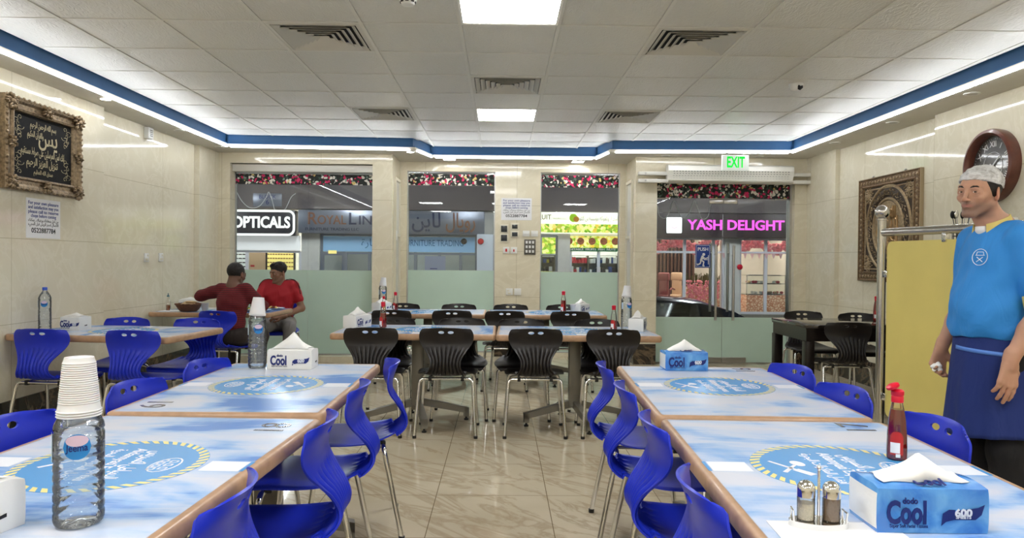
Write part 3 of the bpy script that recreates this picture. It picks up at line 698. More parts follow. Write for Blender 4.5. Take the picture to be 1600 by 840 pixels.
# ------------------------------------------------------------------ chairs
def spline(pts, n):
    """Catmull-Rom through tuples"""
    P = [Vector(p) for p in pts]; out = []
    P = [P[0]*2-P[1]]+P+[P[-1]*2-P[-2]]; m = len(P)-3
    for i in range(n+1):
        t = i/n*m; k = min(int(t), m-1); u = t-k; a, b, c, d = P[k:k+4]
        out.append(.5*((2*b)+(-a+c)*u+(2*a-5*b+4*c-d)*u*u+(-a+3*b-3*c+d)*u**3))
    return out
def shell_mesh():
    # (y, z, half width, cross curl) : front lip -> seat -> bulge -> waist -> top edge
    K = [(.215, .400, .165, 0), (.212, .418, .185, 0), (.19, .434, .20, 0), (.12, .436, .215, .004), (.02, .424, .218, .012), (-.07, .42, .208, .018), (-.135, .428, .18, .022),
         (-.19, .448, .145, .02), (-.228, .482, .118, .012), (-.236, .522, .106, .004), (-.224, .562, .114, -.002), (-.202, .60, .138, -.008), (-.184, .640, .168, -.016), (-.180, .675, .187, -.024), (-.186, .71, .193, -.030), (-.198, .742, .187, -.036), (-.208, .765, .17, -.045), (-.216, .777, .150, -.045)]
    nv, nu = 88, 72
    C = spline([(a, b, c) for a, b, c, d in K], nv); D = spline([(d, 0, 0) for a, b, c, d in K], nv)
    C2 = [(c.x, c.y) for c in C]
    g = G(); P = []
    for i in range(nu+1):
        u = i/nu*2-1; row = []
        for j in range(nv+1):
            y, z, w = C[j]; curl = D[j].x
            a = Vector(C2[max(j-1, 0)]); b = Vector(C2[min(j+1, nv)]); t = (b-a).normalized(); nrm = Vector((t.y, -t.x))    # points back / down side
            s = j/nv
            win = max(0, min(1, (s-.36)/.07))*max(0, min(1, (.74-.05*abs(u)-s)/.09))
            rib = .0062*win*(1-2*abs(math.sin(u*PI*4.5))**.7)*(1 if abs(u) < .93 else .3)
            edge = max(0, abs(u)-.9)/.1
            yy, zz = y, z
            if s < .42: zz += curl*u*u*1.2-.006*edge*(1-s)
            else: yy += -curl*(u*u)*1.15*min(1, (s-.42)/.1)+(.0)
            yy += nrm.x*rib; zz += nrm.y*rib
            if s > .93: zz -= (abs(u)**3)*.012*((s-.93)/.07)
            row.append((u*w, yy, zz))
        P.append(row)
    g.grid(P)
    o = g.done('seat_shell', M['blue_chair'])
    md = o.modifiers.new('s', 'SOLIDIFY'); md.thickness = .0065; md.offset = 0
    cu = G()
    for sx in (-1, 1):
        n = 24; poly = [(sx*.0335+.021*math.cos(2*PI*k/n), .7445+.0105*math.sin(2*PI*k/n)) for k in range(n)]
        cu.prism(poly, -.1, .1, Matrix.Translation((0, -.19, 0)) @ Euler((PI/2, 0, 0)).to_matrix().to_4x4())
    co = cu.done('cut', M['blue_chair'])
    bm_ = o.modifiers.new('b', 'BOOLEAN'); bm_.object = co; bm_.operation = 'DIFFERENCE'; bm_.solver = 'EXACT'
    dg = bpy.context.evaluated_depsgraph_get(); dg.update()
    me = bpy.data.meshes.new_from_object(o.evaluated_get(dg)); me.set_sharp_from_angle(angle=R(50))
    bpy.data.objects.remove(o); bpy.data.objects.remove(co)
    return me
SHELL_B = shell_mesh(); SHELL_B.name = 'seat_shell'
for p in SHELL_B.polygons: p.use_smooth = True; p.material_index = 0
while len(SHELL_B.materials) > 1: SHELL_B.materials.pop(index=len(SHELL_B.materials)-1)
SHELL_K = SHELL_B.copy(); SHELL_K.materials.clear(); SHELL_K.materials.append(M['black_chair'])
def arc(p0, p1, p2, r, n=5):
    """rounded corner at p1"""
    p0, p1, p2 = Vector(p0), Vector(p1), Vector(p2); a = (p0-p1).normalized(); b = (p2-p1).normalized()
    s, e_ = p1+a*r, p1+b*r; return [s.lerp(p1, t/n).lerp(p1.lerp(e_, t/n), t/n) for t in range(n+1)]
def make_chair(kind):
    e = empty('shell_chair', (0, 0, 0), 0, 'x', 'chair')
    s = bpy.data.objects.new('seat_shell', SHELL_B if kind == 'blue' else SHELL_K); COL.objects.link(s); s.parent = e
    for y0, y1, zt in ((-.215, -.135, .407), (.20, .15, .402)):
        for sx in (-1, 1):
            g = G(); pts = [(sx*.215, y0, .012)]+arc((sx*.215, y0, .0), (sx*.188, y1, zt), (0, y1, zt), .035)+[(sx*.10, y1, zt)]
            g.tube(pts, .0115, 10); lg = g.done('leg', M['chrome'], e)
            g = G(); g.lathe([(.014, .0005), (.0145, .018), (.012, .02)], 12, mtx=Matrix.Translation((sx*.2155, y0-.0005, 0))); g.done('foot_cap', M['blackp'], lg)
        g = G(); g.tube([(-.10, y1, zt), (.10, y1, zt)], .0115, 10); g.done('crossbar', M['chrome'], e)
    for sx in (-1, 1): g = G(); g.tube([(sx*.115, -.135, .409), (sx*.115, -.12, .413), (sx*.115, .13, .413), (sx*.115, .15, .405)], .008, 8); g.done('seat_support', M['chrome'], e)
    g = G()
    for sx in (-1, 1):
        for yy in (-.135, .135): g.box(sx*.115-.012, sx*.115+.012, yy-.012, yy+.012, .392, .424, bev=.003)
    g.done('mounting_block', M['blackp'], e)
    return e
cb, ck = make_chair('blue'), make_chair('black')
used = set()
def chair(proto, x, y, rz, label, grp):
    rz = R(rz)
    if id(proto) not in used:
        used.add(id(proto)); proto.location = (x, y, 0); proto.rotation_euler = (0, 0, rz); proto['label'] = label; proto['group'] = grp; return proto
    return copy_tree(proto, (x, y, 0), rz, label, grp)
# chairs face +Y at 0 deg
GA, GB, GC, GD = 'blue chairs at the left long table', 'blue chairs at the right long table', 'blue chairs at the tables by the left wall', 'black chairs in the middle rows'
def side(bx, y, face, rot):   # chair whose back top is at x = bx
    d = -.205 if face == 'L' else .205
    return bx+d, y, (90 if face == 'L' else -90)+rot
for (bx, y, face, rot, lab, grp) in [
    (-.53, 1.50, 'L', 4, 'nearest blue chair on the aisle side of the left table, cut by the bottom edge', GA), (-.505, 2.16, 'L', 4, 'second nearest blue chair on the aisle side of the left table, beside the number 18', GA),
    (-.515, 2.76, 'L', 4, 'third nearest blue chair on the aisle side of the left table', GA), (-.485, 3.36, 'L', 12, 'farthest blue chair on the aisle side of the left table, pulled out a little', GA),
    (-1.48, 2.13, 'R', -3, 'nearest blue chair on the wall side of the left table, at the left picture edge', GA), (-1.435, 2.74, 'R', -6, 'blue chair behind the nearest bottle on the wall side of the left table', GA), (-1.415, 3.33, 'R', -10, 'farthest blue chair on the wall side of the left table', GA),
    (.46, 3.33, 'R', -3, 'farthest blue chair on the aisle side of the right table', GB), (.455, 2.76, 'R', -3, 'third nearest blue chair on the aisle side of the right table', GB), (.44, 2.18, 'R', -3, 'second nearest blue chair on the aisle side of the right table', GB), (.405, 1.55, 'R', -3, 'nearest blue chair on the aisle side of the right table, cut by the bottom edge', GB),
    (1.40, 3.27, 'L', 10, 'farthest blue chair on the wall side of the right table', GB), (1.375, 2.73, 'L', 6, 'middle blue chair on the wall side of the right table, behind the ketchup', GB), (1.375, 2.18, 'L', 1, 'nearest blue chair on the wall side of the right table, in front of the waiter', GB)]:
    cx, cy, rz = side(bx, y, face, rot); chair(cb, cx, cy, rz, lab, grp)
for x, y, rz, lab in [(-3.05, 4.97, -4, 'blue chair nearest the left wall, back to the viewer at the wall table'), (-2.42, 4.93, -6, 'blue chair right of it, back to the viewer at the wall table'),
                      (-2.98, 5.56, 174, 'blue chair on the far side of the left wall table, left one'), (-2.42, 5.54, 174, 'blue chair on the far side of the left wall table, right one'),
                      (-2.56, 6.74, -12, 'blue chair the man in the dark red shirt sits on'), (-2.53, 8.22, 188, 'blue chair by the window the young man in the red football shirt sits on')]:
    chair(cb, x, y, rz, lab, GC)
for x, y, rz, lab in [(-.925, 5.24, 2, 'black chair, first from the left in the nearest row'), (-.385, 5.245, 0, 'black chair, second from the left in the nearest row'), (.25, 5.245, 0, 'black chair, third from the left in the nearest row'), (.81, 5.24, -2, 'black chair, last on the right in the nearest row'),
                      (-.90, 5.77, 178, 'black chair facing the viewer behind the nearest black-chair table, first from the left'), (-.32, 5.77, 180, 'black chair facing the viewer behind the nearest black-chair table, second from the left'), (.17, 5.76, 180, 'black chair facing the viewer behind the nearest black-chair table, third from the left'), (.80, 5.74, 182, 'black chair facing the viewer behind the nearest black-chair table, last on the right'),
                      (-1.05, 7.04, 0, 'black chair, first from the left in the second row, back to the viewer'), (-.47, 7.06, 0, 'black chair, second from the left in the second row, back to the viewer'), (.04, 7.05, 0, 'black chair, third from the left in the second row, back to the viewer'), (.67, 7.04, 0, 'black chair, last on the right in the second row, back to the viewer'),
                      (-1.08, 7.72, 180, 'black chair along the windows behind the far table, first from the left'), (-.46, 7.72, 180, 'black chair along the windows behind the far table, second from the left'), (.11, 7.73, 180, 'black chair along the windows behind the far table, third from the left'), (.69, 7.72, 180, 'black chair along the windows behind the far table, last on the right')]:
    chair(ck, x, y, rz, lab, GD)
for x, y, rz, lab in [(3.02, 6.95, 178, 'black chair behind the dark table, nearest the glass door'), (3.46, 6.74, 176, 'black chair behind the dark table, nearest the right wall'), (2.87, 6.0, -3, 'black chair in front of the dark table, back to the viewer')]:
    chair(ck, x, y, rz, lab, 'black chairs at the dark table')

# ------------------------------------------------------------------ tables with printed tops
def sky_print():
    m = mat('printed_sky_laminate', lin(200, 215, 235), .27, spec=.4); t = NT(m); v = t.obj()
    info = t.n('ObjectInfo'); cx = t.n('CombineXYZ'); t.l(t.math('MULTIPLY', info.outputs['Random'], 30), cx.inputs[0])
    ad = t.n('VectorMath'); ad.operation = 'ADD'; t.l(v, ad.inputs[0]); t.l(cx.outputs[0], ad.inputs[1])
    a = t.noise(t.mapping(ad.outputs[0], (1.6, 3.4, 1), (0, 0, .5)), 1.5, 4, .5)
    b = t.noise(t.mapping(ad.outputs[0], (2.2, 22, 1), (0, 0, .9)), 2.0, 5, .3, .6)
    b2 = t.noise(t.mapping(ad.outputs[0], (26, 2.4, 1), (0, 0, .35)), 1.8, 4, .3, .6)
    f = t.math('ADD', t.math('MULTIPLY', a, 1.35), t.math('ADD', t.math('MULTIPLY', b, .20), t.math('MULTIPLY', b2, .05)))
    c = t.ramp(f, [(.66, lin(200, 204, 216)), (.80, lin(180, 196, 222)), (.93, lin(132, 170, 218)), (1.0, lin(84, 130, 200))])
    t.l(c, t.b.inputs['Base Color']); return m
M['sky'] = sky_print()
M['badge'] = mat('printed_blue', lin(74, 146, 208), .27); M['badge_y'] = mat('printed_pale_yellow', lin(232, 218, 140), .27); M['badge_w'] = mat('printed_white', lin(230, 234, 242), .27); M['badge_g'] = mat('printed_grey', lin(60, 62, 72), .2, coat=.5)
TZ = .72
def badge_mesh(parent):
    g = G(); z = .0004
    MT = lambda x, y, rz: Matrix.Translation((x, y, z*2)) @ Matrix.Rotation(R(rz), 4, 'Z')
    n = 80; g.mi = 0
    g.prism([(.232*math.cos(2*PI*k/n), .232*math.sin(2*PI*k/n)) for k in range(n)], 0, z)
    g.mi = 1; k2 = 46
    for k in range(k2):
        a, b = 2*PI*k/k2, 2*PI*(k+.55)/k2; sh = .09
        q = [(.206*math.cos(a), .206*math.sin(a)), (.231*math.cos(a+sh), .231*math.sin(a+sh)), (.231*math.cos(b+sh), .231*math.sin(b+sh)), (.206*math.cos(b), .206*math.sin(b))]
        g.prism(q, z*.5, z*1.6)
    # lettering reads along -y, its top towards +x
    T(g, 'Aldamyati Express', .045, MT(.0, 0, -90), mi=2, width=.29, bold=.008, ext=z)
    T(g, arab('الدمياطي اكسبريس'), .06, MT(.058, 0, -90), mi=2, width=.25, bold=.01, ext=z)
    T(g, arab('افضل الماكولات البحرية'), .04, MT(-.052, 0, -90), mi=2, width=.27, bold=.004, ext=z)
    g.mi = 2
    def outl(pts, w):
        for a, b in zip(pts, pts[1:]+pts[:1]):
            a, b = Vector(a), Vector(b); d = (b-a).normalized(); nn = Vector((-d.y, d.x))*w; g.prism([tuple(a-nn), tuple(b-nn), tuple(b+nn), tuple(a+nn)], z*.5, z*2.4)
    outl([(.118+.0*k+.034*math.cos(2*PI*k/16)+.02, .062*math.sin(2*PI*k/16)) for k in range(16)], .0022)
    for yy in (-.036, -.012, .012, .036): outl([(.112, yy-.008), (.128, yy-.008), (.128, yy+.008), (.112, yy+.008)], .0018)
    for yy in (-.03, 0, .03): outl([(.138, yy-.009), (.156, yy-.007), (.156, yy+.007), (.138, yy+.009)], .0018)
    # crossed spoon and fork
    def seg(a, b, w0, w1):
        a, b = Vector(a), Vector(b); d = (b-a).normalized(); nn = Vector((-d.y, d.x)); g.prism([tuple(a-nn*w0), tuple(b-nn*w1), tuple(b+nn*w1), tuple(a+nn*w0)], z*.5, z*2.4)
    seg((-.165, -.045), (-.118, .02), .006, .004); g.prism([(-.105+.017*math.cos(t*.35)-.004*math.sin(t*.35), .036+.024*math.sin(t*.35)) for t in range(18)], z*.5, z*2.4)
    seg((-.175, .055), (-.13, -.02), .004, .005); seg((-.13, -.02), (-.10, -.065), .011, .012)
    # white labels beside the badge with a blue bar
    for s in (-1, 1):
        g.mi = 2; g.prism([(s*.243, -.042), (s*.345, -.042), (s*.345, .042), (s*.243, .042)], 0, z*.9)
        g.mi = 0; g.prism([(s*.348, -.042), (s*.357, -.042), (s*.357, .042), (s*.348, .042)], 0, z*.9)
    return g.done('printed_badge', [M['badge'], M['badge_y'], M['badge_w']], parent, weld=False, autosmooth=False)
def make_table(printed=True):
    e = empty('restaurant_table', (0, 0, 0), 0, 'x', 'table')      # long side along y
    hx, hy, t = .375, .6, .046
    g = G(); g.box(-hx+.022, hx-.022, -hy+.022, hy-.022, TZ-.03, TZ); top = g.done('table_top', M['sky'], e)
    g = G(); w = .0235; prof = [(0, -.012), (.004, -.004), (.011, .0), (w, .0), (w, -t), (.011, -t), (.004, -t+.004), (0, -t+.012)]
    rows = []
    for ins, ht in prof:
        row = []
        for cx, cy, a0 in ((hx-.03, hy-.03, 0), (-hx+.03, hy-.03, 90), (-hx+.03, -hy+.03, 180), (hx-.03, -hy+.03, 270)):
            for k in range(5): a = R(a0+k*22.5); rr_ = max(.03-ins, .004); row.append((cx+rr_*math.cos(a), cy+rr_*math.sin(a), TZ+ht))
        rows.append(row)
    g.grid(rows, cu=True, cv=True); g.done('edge_band', M['wood'], e)
    g = G(); g.box(-hx+.03, hx-.03, -hy+.03, hy-.03, TZ-.044, TZ-.031); g.done('underside', M['dwood'], e)
    b = badge_mesh(e); b.location = (0, .03, TZ+.0003)
    g = G(); g.box(-.05, .05, -.045, .045, .14, TZ-.06, bev=.006); g.done('column', M['greysteel'], e)
    g = G(); g.box(-.2, .2, -.25, .25, TZ-.06, TZ-.0445); g.done('top_plate', M['greysteel'], e)
    for k in range(4):
        a = PI/4*0+k*PI/2+.25; L = .36 if k % 2 == 0 else .40; m = Matrix.Rotation(a, 4, 'Z'); w = .024
        g = G(); g._new([(0.02, -w, .19), (.02, w, .19), (.02, w, .135), (.02, -w, .135), (L, -w, .10), (L, w, .10), (L, w, .055), (L, -w, .055)], [(0, 1, 2, 3), (7, 6, 5, 4), (0, 4, 5, 1), (1, 5, 6, 2), (2, 6, 7, 3), (3, 7, 4, 0)], m)
        g.box(L-.035, L, -w, w, .03, .0995, m); f = g.done('foot', M['greysteel'], e)
        g = G(); g.lathe([(.018, .0005), (.018, .012), (.008, .016), (.008, .031)], 14, mtx=m @ Matrix.Translation((L-.018, 0, 0))); g.done('levelling_pad', M['blackp'], f)
    return e
tp = make_table()
tused = []
def table(x, y, rz, label, num=None, numpos=None, flip=False, z=None):
    if not tused: o = tp; tused.append(1); o.location = (x, y, 0); o.rotation_euler = (0, 0, R(rz)); o['label'] = label
    else: o = copy_tree(tp, (x, y, 0), R(rz), label)
    if num:
        g = G(); T(g, num, .135, Matrix.Translation((numpos[0], numpos[1], TZ+.0006)) @ Matrix.Rotation(R(90), 4, 'Z'), ext=.0004, bold=-.002)
        pend.append((g, o))
    return o
pend = []
tA = table(-.997, 1.82, -3, 'blue-white printed table numbered 18 in the left foreground', '18', (.265, .45))
tB = table(-.985, 3.065, 180, 'blue-white printed table numbered 19 behind table 18 on the left', '19', (.27, .45))
tC = table(.892, 1.81, -2.5, 'blue-white printed table numbered 17 in the right foreground', '17', (.25, .50))
tD = table(.943, 3.045, -2.5, 'blue-white printed table numbered 16 behind the ketchup table on the right', '16', (.25, .50))
table(-.635, 5.535, -90, 'printed table in the middle of the nearest black-chair row, left of the joint')
table(.572, 5.505, -91, 'printed table in the middle of the nearest black-chair row, right of the joint')
table(-.755, 7.47, -90, 'far printed table by the windows, left of the joint')
table(.46, 7.45, -90, 'far printed table by the windows, right of the joint')
table(-2.775, 5.26, -97, 'printed table against the left wall with two near blue chairs')
table(-2.86, 7.43, -92, 'printed table at the back left where the two men eat')
for g, o in pend: g.done('table_number', M['badge_g'], o, weld=False, autosmooth=False)
# dark wooden table
e = empty('dark_wooden_table', (3.13, 6.33, 0), 0, 'square black-brown wooden table with glossy top by the right wall', 'table')
hx, hy = .575, .38
g = G(); g.box(-hx, hx, -hy, hy, .712, .74, bev=.003); g.done('table_top', mat('polished_black_brown_top', lin(44, 38, 34), .12, coat=.6, var=.1), e)
g = G(); g.box(-hx+.012, hx-.012, -hy+.012, hy-.012, .60, .7118); g.box(-hx+.004, hx-.004, -hy+.004, hy-.004, .70, .7119); g.done('apron', M['dwood'], e)
for sx in (-1, 1):
    for sy in (-1, 1):
        g = G(); x0, y0 = sx*(hx-.042), sy*(hy-.042); g.box(x0-.038, x0+.038, y0-.038, y0+.038, 0, .5998, bev=.003); g.done('leg', M['dwood'], e)

# ------------------------------------------------------------------ tableware
def pet():
    m = bpy.data.materials.new('clear_water_bottle_plastic'); m.use_nodes = True; nt = m.node_tree; nt.nodes.clear(); t = NT(m)
    o = t.n('OutputMaterial'); tr = t.n('BsdfTransparent'); gl = t.n('BsdfGlossy'); rf = t.n('BsdfRefraction'); fr = t.n('Fresnel'); fr.inputs[0].default_value = 1.5
    tr.inputs[0].default_value = (.95, .98, 1, 1); gl.inputs['Roughness'].default_value = .04; rf.inputs['IOR'].default_value = 1.12; rf.inputs['Roughness'].default_value = .0; rf.inputs[0].default_value = (.93, .97, 1, 1)
    n = t.noise(t.mapping(t.obj(), (14, 14, 34)), 1.0, 2, .6); bp = t.n('Bump'); bp.inputs['Strength'].default_value = .6; bp.inputs['Distance'].default_value = .01
    t.l(n, bp.inputs['Height'])
    for x in (gl, rf): t.l(bp.outputs[0], x.inputs['Normal'])
    t.l(bp.outputs[0], fr.inputs['Normal'])
    m1 = t.n('MixShader'); df = t.n('BsdfTranslucent'); df.inputs[0].default_value = (.85, .93, 1, 1); m0 = t.n('MixShader'); m0.inputs[0].default_value = .13; t.l(tr.outputs[0], m0.inputs[1]); t.l(df.outputs[0], m0.inputs[2]); m1.inputs[0].default_value = .12; t.l(m0.outputs[0], m1.inputs[1]); t.l(rf.outputs[0], m1.inputs[2])
    m2 = t.n('MixShader'); t.l(t.math('MINIMUM', t.math('ADD', t.math('MULTIPLY', fr.outputs[0], 1.0), .04), 1), m2.inputs[0]); t.l(m1.outputs[0], m2.inputs[1]); t.l(gl.outputs[0], m2.inputs[2]); t.l(m2.outputs[0], o.inputs[0])
    return m
M['pet'] = pet()
M['cup'] = mat('white_disposable_plastic', lin(218, 218, 220), .35, sub=.1)
M['lblue'] = mat('bottle_label_blue', lin(40, 130, 200), .3); M['lpink'] = mat('bottle_label_pink', lin(214, 190, 210), .3)
def curved(g, w, h, r, z, a0, n=14, round_=False, rad=None, y0=0):
    """patch of a cylinder facing angle a0"""
    P = []
    for i in range(n+1):
        u = i/n*2-1; hh = h/2*(math.sqrt(max(0, 1-u*u)) if round_ else 1); a = a0+u*(w/2)/r
        P.append([(r*math.cos(a), r*math.sin(a), z-hh), (r*math.cos(a), r*math.sin(a), z), (r*math.cos(a), r*math.sin(a), z+hh)])
    g.grid(P)
def wraptext(g, body, size, r, z, a0, width=None, bold=0, mi=0):
    vs, fs = textgeo(body, size, bold, 0)
    w = max(v[0] for v in vs)-min(v[0] for v in vs); q = (width/w) if width else 1
    g.mi = mi; g._new([((r)*math.cos(a0+v[0]*q/r), (r)*math.sin(a0+v[0]*q/r), z+v[1]) for v in vs], fs)
def water_bottle(x, y, z, s, cups, label, rz=0, cap=True, cat='water bottle', tall=.25):
    e = empty('water_bottle', (x, y, z), rz, label, cat)
    g = G(); prof = [(0, .008), (.025, .006), (.036, .001), (.041, .006)]; zz = .012
    while zz < tall*.62: prof += [(.0425, zz), (.0425, zz+.009), (.0408, zz+.013), (.0408, zz+.015)]; zz += .018
    prof += [(.041, tall*.66), (.0425, tall*.68), (.0425, tall*.86), (.040, tall*.885), (.0425, tall*.91), (.041, tall*.95), (.034, tall*1.02), (.022, tall*1.10), (.0145, tall*1.14), (.0145, tall*1.2), (0, tall*1.2)]
    prof = [(r*s, h*s) for r, h in prof]
    g.lathe(prof, 36, cap=False, rad=lambda a: 1+.012*math.cos(6*a)); g.done('bottle_body', M['pet'], e)
    r = .0432*s; zl = tall*.77*s
    g = G(); g.mi = 0; curved(g, .046*s, .046*s, r, zl, R(-64), round_=True); g.mi = 1; curved(g, .038*s, .02*s, r+.0002, zl+.011*s, R(-64), round_=True); wraptext(g, 'Jeema', .018*s, r+.0006, zl-.002*s, R(-64), width=.036*s, bold=.02, mi=2)
    g.mi = 3; curved(g, .018*s, .052*s, r, zl-.004*s, R(-75)-1.25)
    g.done('label', [M['lblue'], M['lpink'], M['navy'], mat('pale_barcode_label', lin(190, 210, 225), .4) if 'pale_barcode_label' not in bpy.data.materials else bpy.data.materials['pale_barcode_label']], e)
    if not cups:
        g = G(); g.lathe([(.0165*s, tall*1.16*s), (.0165*s, tall*1.235*s), (.015*s, tall*1.245*s), (0, tall*1.245*s)], 20, rad=lambda a: 1+.02*math.cos(16*a)); g.done('cap', mat('blue_bottle_cap', lin(40, 80, 190), .4), e)
    return e
def cups_on(x, y, z, s, n, label, tilt=0):
    ribbed = n > 12; n = 3 if ribbed else n
    e = empty('cup_stack', (x, y, z), 0, label, 'cups'); e.rotation_euler = (0, R(tilt), R(15))
    for k in range(n):
        z0 = k*(.005 if ribbed else .0036)*s; H = (.104 if ribbed else .080)*s; g = G(); pf = [(.0385*s, z0), (.0398*s, z0+.0012*s), (.0385*s, z0+.0024*s), (.0375*s, z0+.0036*s)]
        if k == n-1 and ribbed:
            for q in range(19):
                f_ = q/19; r_ = (.0355-.0075*f_)*s; zq = z0+(.016+.080*f_)*s; pf += [(r_, zq), (r_+.0007*s, zq+.001*s), (r_+.0007*s, zq+.0022*s), (r_-.0003*s, zq+.003*s)]
        if k == n-1: pf += [(.0265*s, z0+H-.004*s), (.0255*s, z0+H), (.0235*s, z0+H), (.0225*s, z0+H-.003*s), (0, z0+H-.003*s)]
        else: pf += [(.0368*s, z0+.010*s)]
        g.lathe(pf, 32, cap=False); g.done('cup', M['cup'], e)
    return e
def bottle_cups(x, y, s, n, blabel, clabel, tilt=0, rz=0, tall=.25, cs=1):
    water_bottle(x, y, TZ+.001, s, True, blabel, rz, tall=tall); cups_on(x, y, TZ+.001+tall*1.02*s, cs, n, clabel, tilt)
bottle_cups(-.838, 1.435, 1.08, 20, 'large clear water bottle in the left foreground with blue round label', 'stack of white plastic cups upside down on the nearest bottle', tall=.195, cs=1.02)
bottle_cups(-1.185, 3.50, 1.0, 3, 'clear water bottle at the far end of table 19, left of the white tissue pack', 'stack of white cups on the bottle beside the white tissue pack', 4)
bottle_cups(.99, 5.62, 1.0, 4, 'clear water bottle at the right end of the nearest black-chair table', 'stack of white cups on the bottle at the right end of the nearest black-chair table', 5)
bottle_cups(-1.262, 7.66, 1.0, 4, 'clear water bottle at the left end of the far window table', 'stack of white cups on the bottle at the left end of the far window table', 6)
water_bottle(-3.315, 5.25, TZ+.001, 1.0, False, 'clear water bottle with blue cap standing against the left wall')

M['tissue'] = mat('white_tissue', lin(240, 240, 238), .8, bump=.15, bscale=50)
M['packw'] = mat('white_plastic_wrap', lin(232, 232, 230), .3, coat=.3, bump=.25, bscale=40)
def blue_wrap():
    m = mat('blue_printed_wrap', lin(70, 140, 215), .25, coat=.5, bump=.3, bscale=35); t = NT(m); f = t.noise(t.obj(), 14, 4, .8)
    t.l(t.ramp(f, [(.35, lin(54, 122, 205)), (.55, lin(92, 158, 222)), (.75, lin(130, 190, 236))]), t.b.inputs['Base Color']); return m
M['packb'] = blue_wrap()
def tissue_pack(x, y, rz, blue, label, w=.225, d=.115, h=.095, z=TZ, peak=.05, s=1, front=True, wave=0):
    e = empty('tissue_pack', (x, y, z), R(rz), label, 'tissue pack')
    w, d, h = w*s, d*s, h*s
    t = bmesh.new(); bmesh.ops.create_cube(t, size=1); bmesh.ops.subdivide_edges(t, edges=t.edges, cuts=9, use_grid_fill=True)
    rr = random.Random(int(x*100+y*77))
    ph = [rr.uniform(0, 6) for _ in range(6)]
    for v in t.verts:
        px_, py_, pz_ = v.co; q = (1-(2*px_)**4)*(1-(2*pz_)**4)
        sgn = 1 if py_ > 0 else -1
        ox = px_*w*(1-.02*(2*pz_)**4); oy = py_*d*(1+.0*q); oz = (pz_+.5)*h
        if abs(abs(py_)-.5) < 1e-4: oy += sgn*(.003*q+.0016*math.sin(px_*21+ph[0]+pz_*9)*q)
        if abs(abs(px_)-.5) < 1e-4: ox += (1 if px_ > 0 else -1)*.004*(1-(2*py_)**2)*(1-(2*pz_)**2)
        if pz_ > .49: oz += .010*s*(1-(2*py_)**2)*(1-.4*(2*px_)**2)+.0018*math.sin(px_*17+ph[1])*math.cos(py_*9+ph[2])
        elif pz_ < -.49: oz = .0006
        # round the long edges
        v.co = (ox, oy, oz)
    g = G(); t.verts.index_update(); vs = [v.co.copy() for v in t.verts]
    for fc in t.faces:
        c = fc.calc_center_median(); end = abs(c.x) > w*.5-.001 or (abs(fc.normal.x) > .7)
        g.mi = 0 if (not end) else 1
    g2 = [(tuple(v.index for v in fc.verts), 1 if abs(fc.calc_center_median().x) > w*.497 else 0) for fc in t.faces]
    vv = [g.b.verts.new(v) for v in vs]
    for ids, mi in g2:
        fc = g.b.faces.new([vv[i] for i in ids]); fc.material_index = mi; fc.smooth = True
    t.free()
    bmesh.ops.smooth_vert(g.b, verts=[v for v in g.b.verts if .002 < v.co.z < h*.98], factor=.15)
    g.done('pack', [M['packb'] if blue else M['packw'], M['packw']], e)
    # pulled sheet
    g = G(); n = 22; P = []
    wd = w*.78
    for i in range(n+1):
        u = i/n*2-1; hp = peak*s*max(0, 1-abs(u)**(1.15 if wave else 1.0))**(1.4 if wave else 1.0)
        row = []
        for j in range(9):
            v_ = j/8
            yy = (-.5+v_)*d*.62*(1-v_*0); 
            zz = h+.0095*s*(1-(yy/d*2)**2)+.002+hp*math.sin(PI*min(1, v_*1.0))**.7
            row.append((u*wd/2+.006*math.sin(v_*5+u*3)*s, yy*(1-.75*hp/(peak*s+1e-6)*(1-abs(2*v_-1))*.5)+.004*math.sin(u*7), zz))
        P.append(row)
    g.grid(P); o = g.done('tissue_sheet', M['tissue'], e); md = o.modifiers.new('s', 'SOLIDIFY'); md.thickness = .0012
    # print
    if front:
        g = G(); yy = -d/2-.0042
        T(g, 'Cool', .062*s, TM(-w*.24, yy, h*.46), bold=.035, mi=0, width=.078*s, ext=.0006); T(g, 'dodo', .017*s, TM(-w*.21, yy, h*.74), bold=.03, mi=0, width=.03*s, ext=.0006)
        T(g, 'Super Soft Facial Tissues', .010*s, TM(-w*.22, yy, h*.18), mi=0, width=.075*s, ext=.0005)
        q = [(-.045, -.02), (-.042, .004), (-.03, .012), (.0, .012), (.028, .016), (.04, .022), (.034, .002), (.022, -.008), (-.02, -.008), (-.036, -.012)]
        g.mi = 0; g.prism([(a*s, b*s) for a, b in q], 0, .0006, TM(w*.27, yy+.0006, h*.42))
        T(g, '600', .02*s, TM(w*.262, yy-.0004, h*.48), bold=.04, mi=1, width=.034*s, ext=.0004); T(g, 'SHEETS', .009*s, TM(w*.262, yy-.0004, h*.39), bold=.03, mi=1, width=.03*s, ext=.0004)
        if blue: T(g, 'Cool', .035*s, Matrix.Translation((.0, -d*.36, h+.0095)) @ Euler((R(14), 0, 0)).to_matrix().to_4x4(), bold=.03, mi=0, width=.06*s, ext=.0006)
        g.done('printing', [M['navy'], M['badge_w']], e, weld=False, autosmooth=False)
    g = G(); g.prism([(-.012*s, -.003), (.012*s, -.001), (.012*s, .006), (-.012*s, .003)], 0, .0008, Matrix.Translation((w/2+.0045, 0, h*.35)) @ Matrix(((0, 0, 1, 0), (1, 0, 0, 0), (0, 1, 0, 0), (0, 0, 0, 1)))); g.done('end_print', M['ink'], e)
    return e
tissue_pack(.857, 1.452, -1, True, 'blue tissue pack in the right foreground with tissue sticking out', w=.222, h=.088, peak=.045, wave=1)
tissue_pack(.915, 3.555, 1, True, 'blue tissue pack at the far end of the right table', w=.212, h=.088, peak=.05)
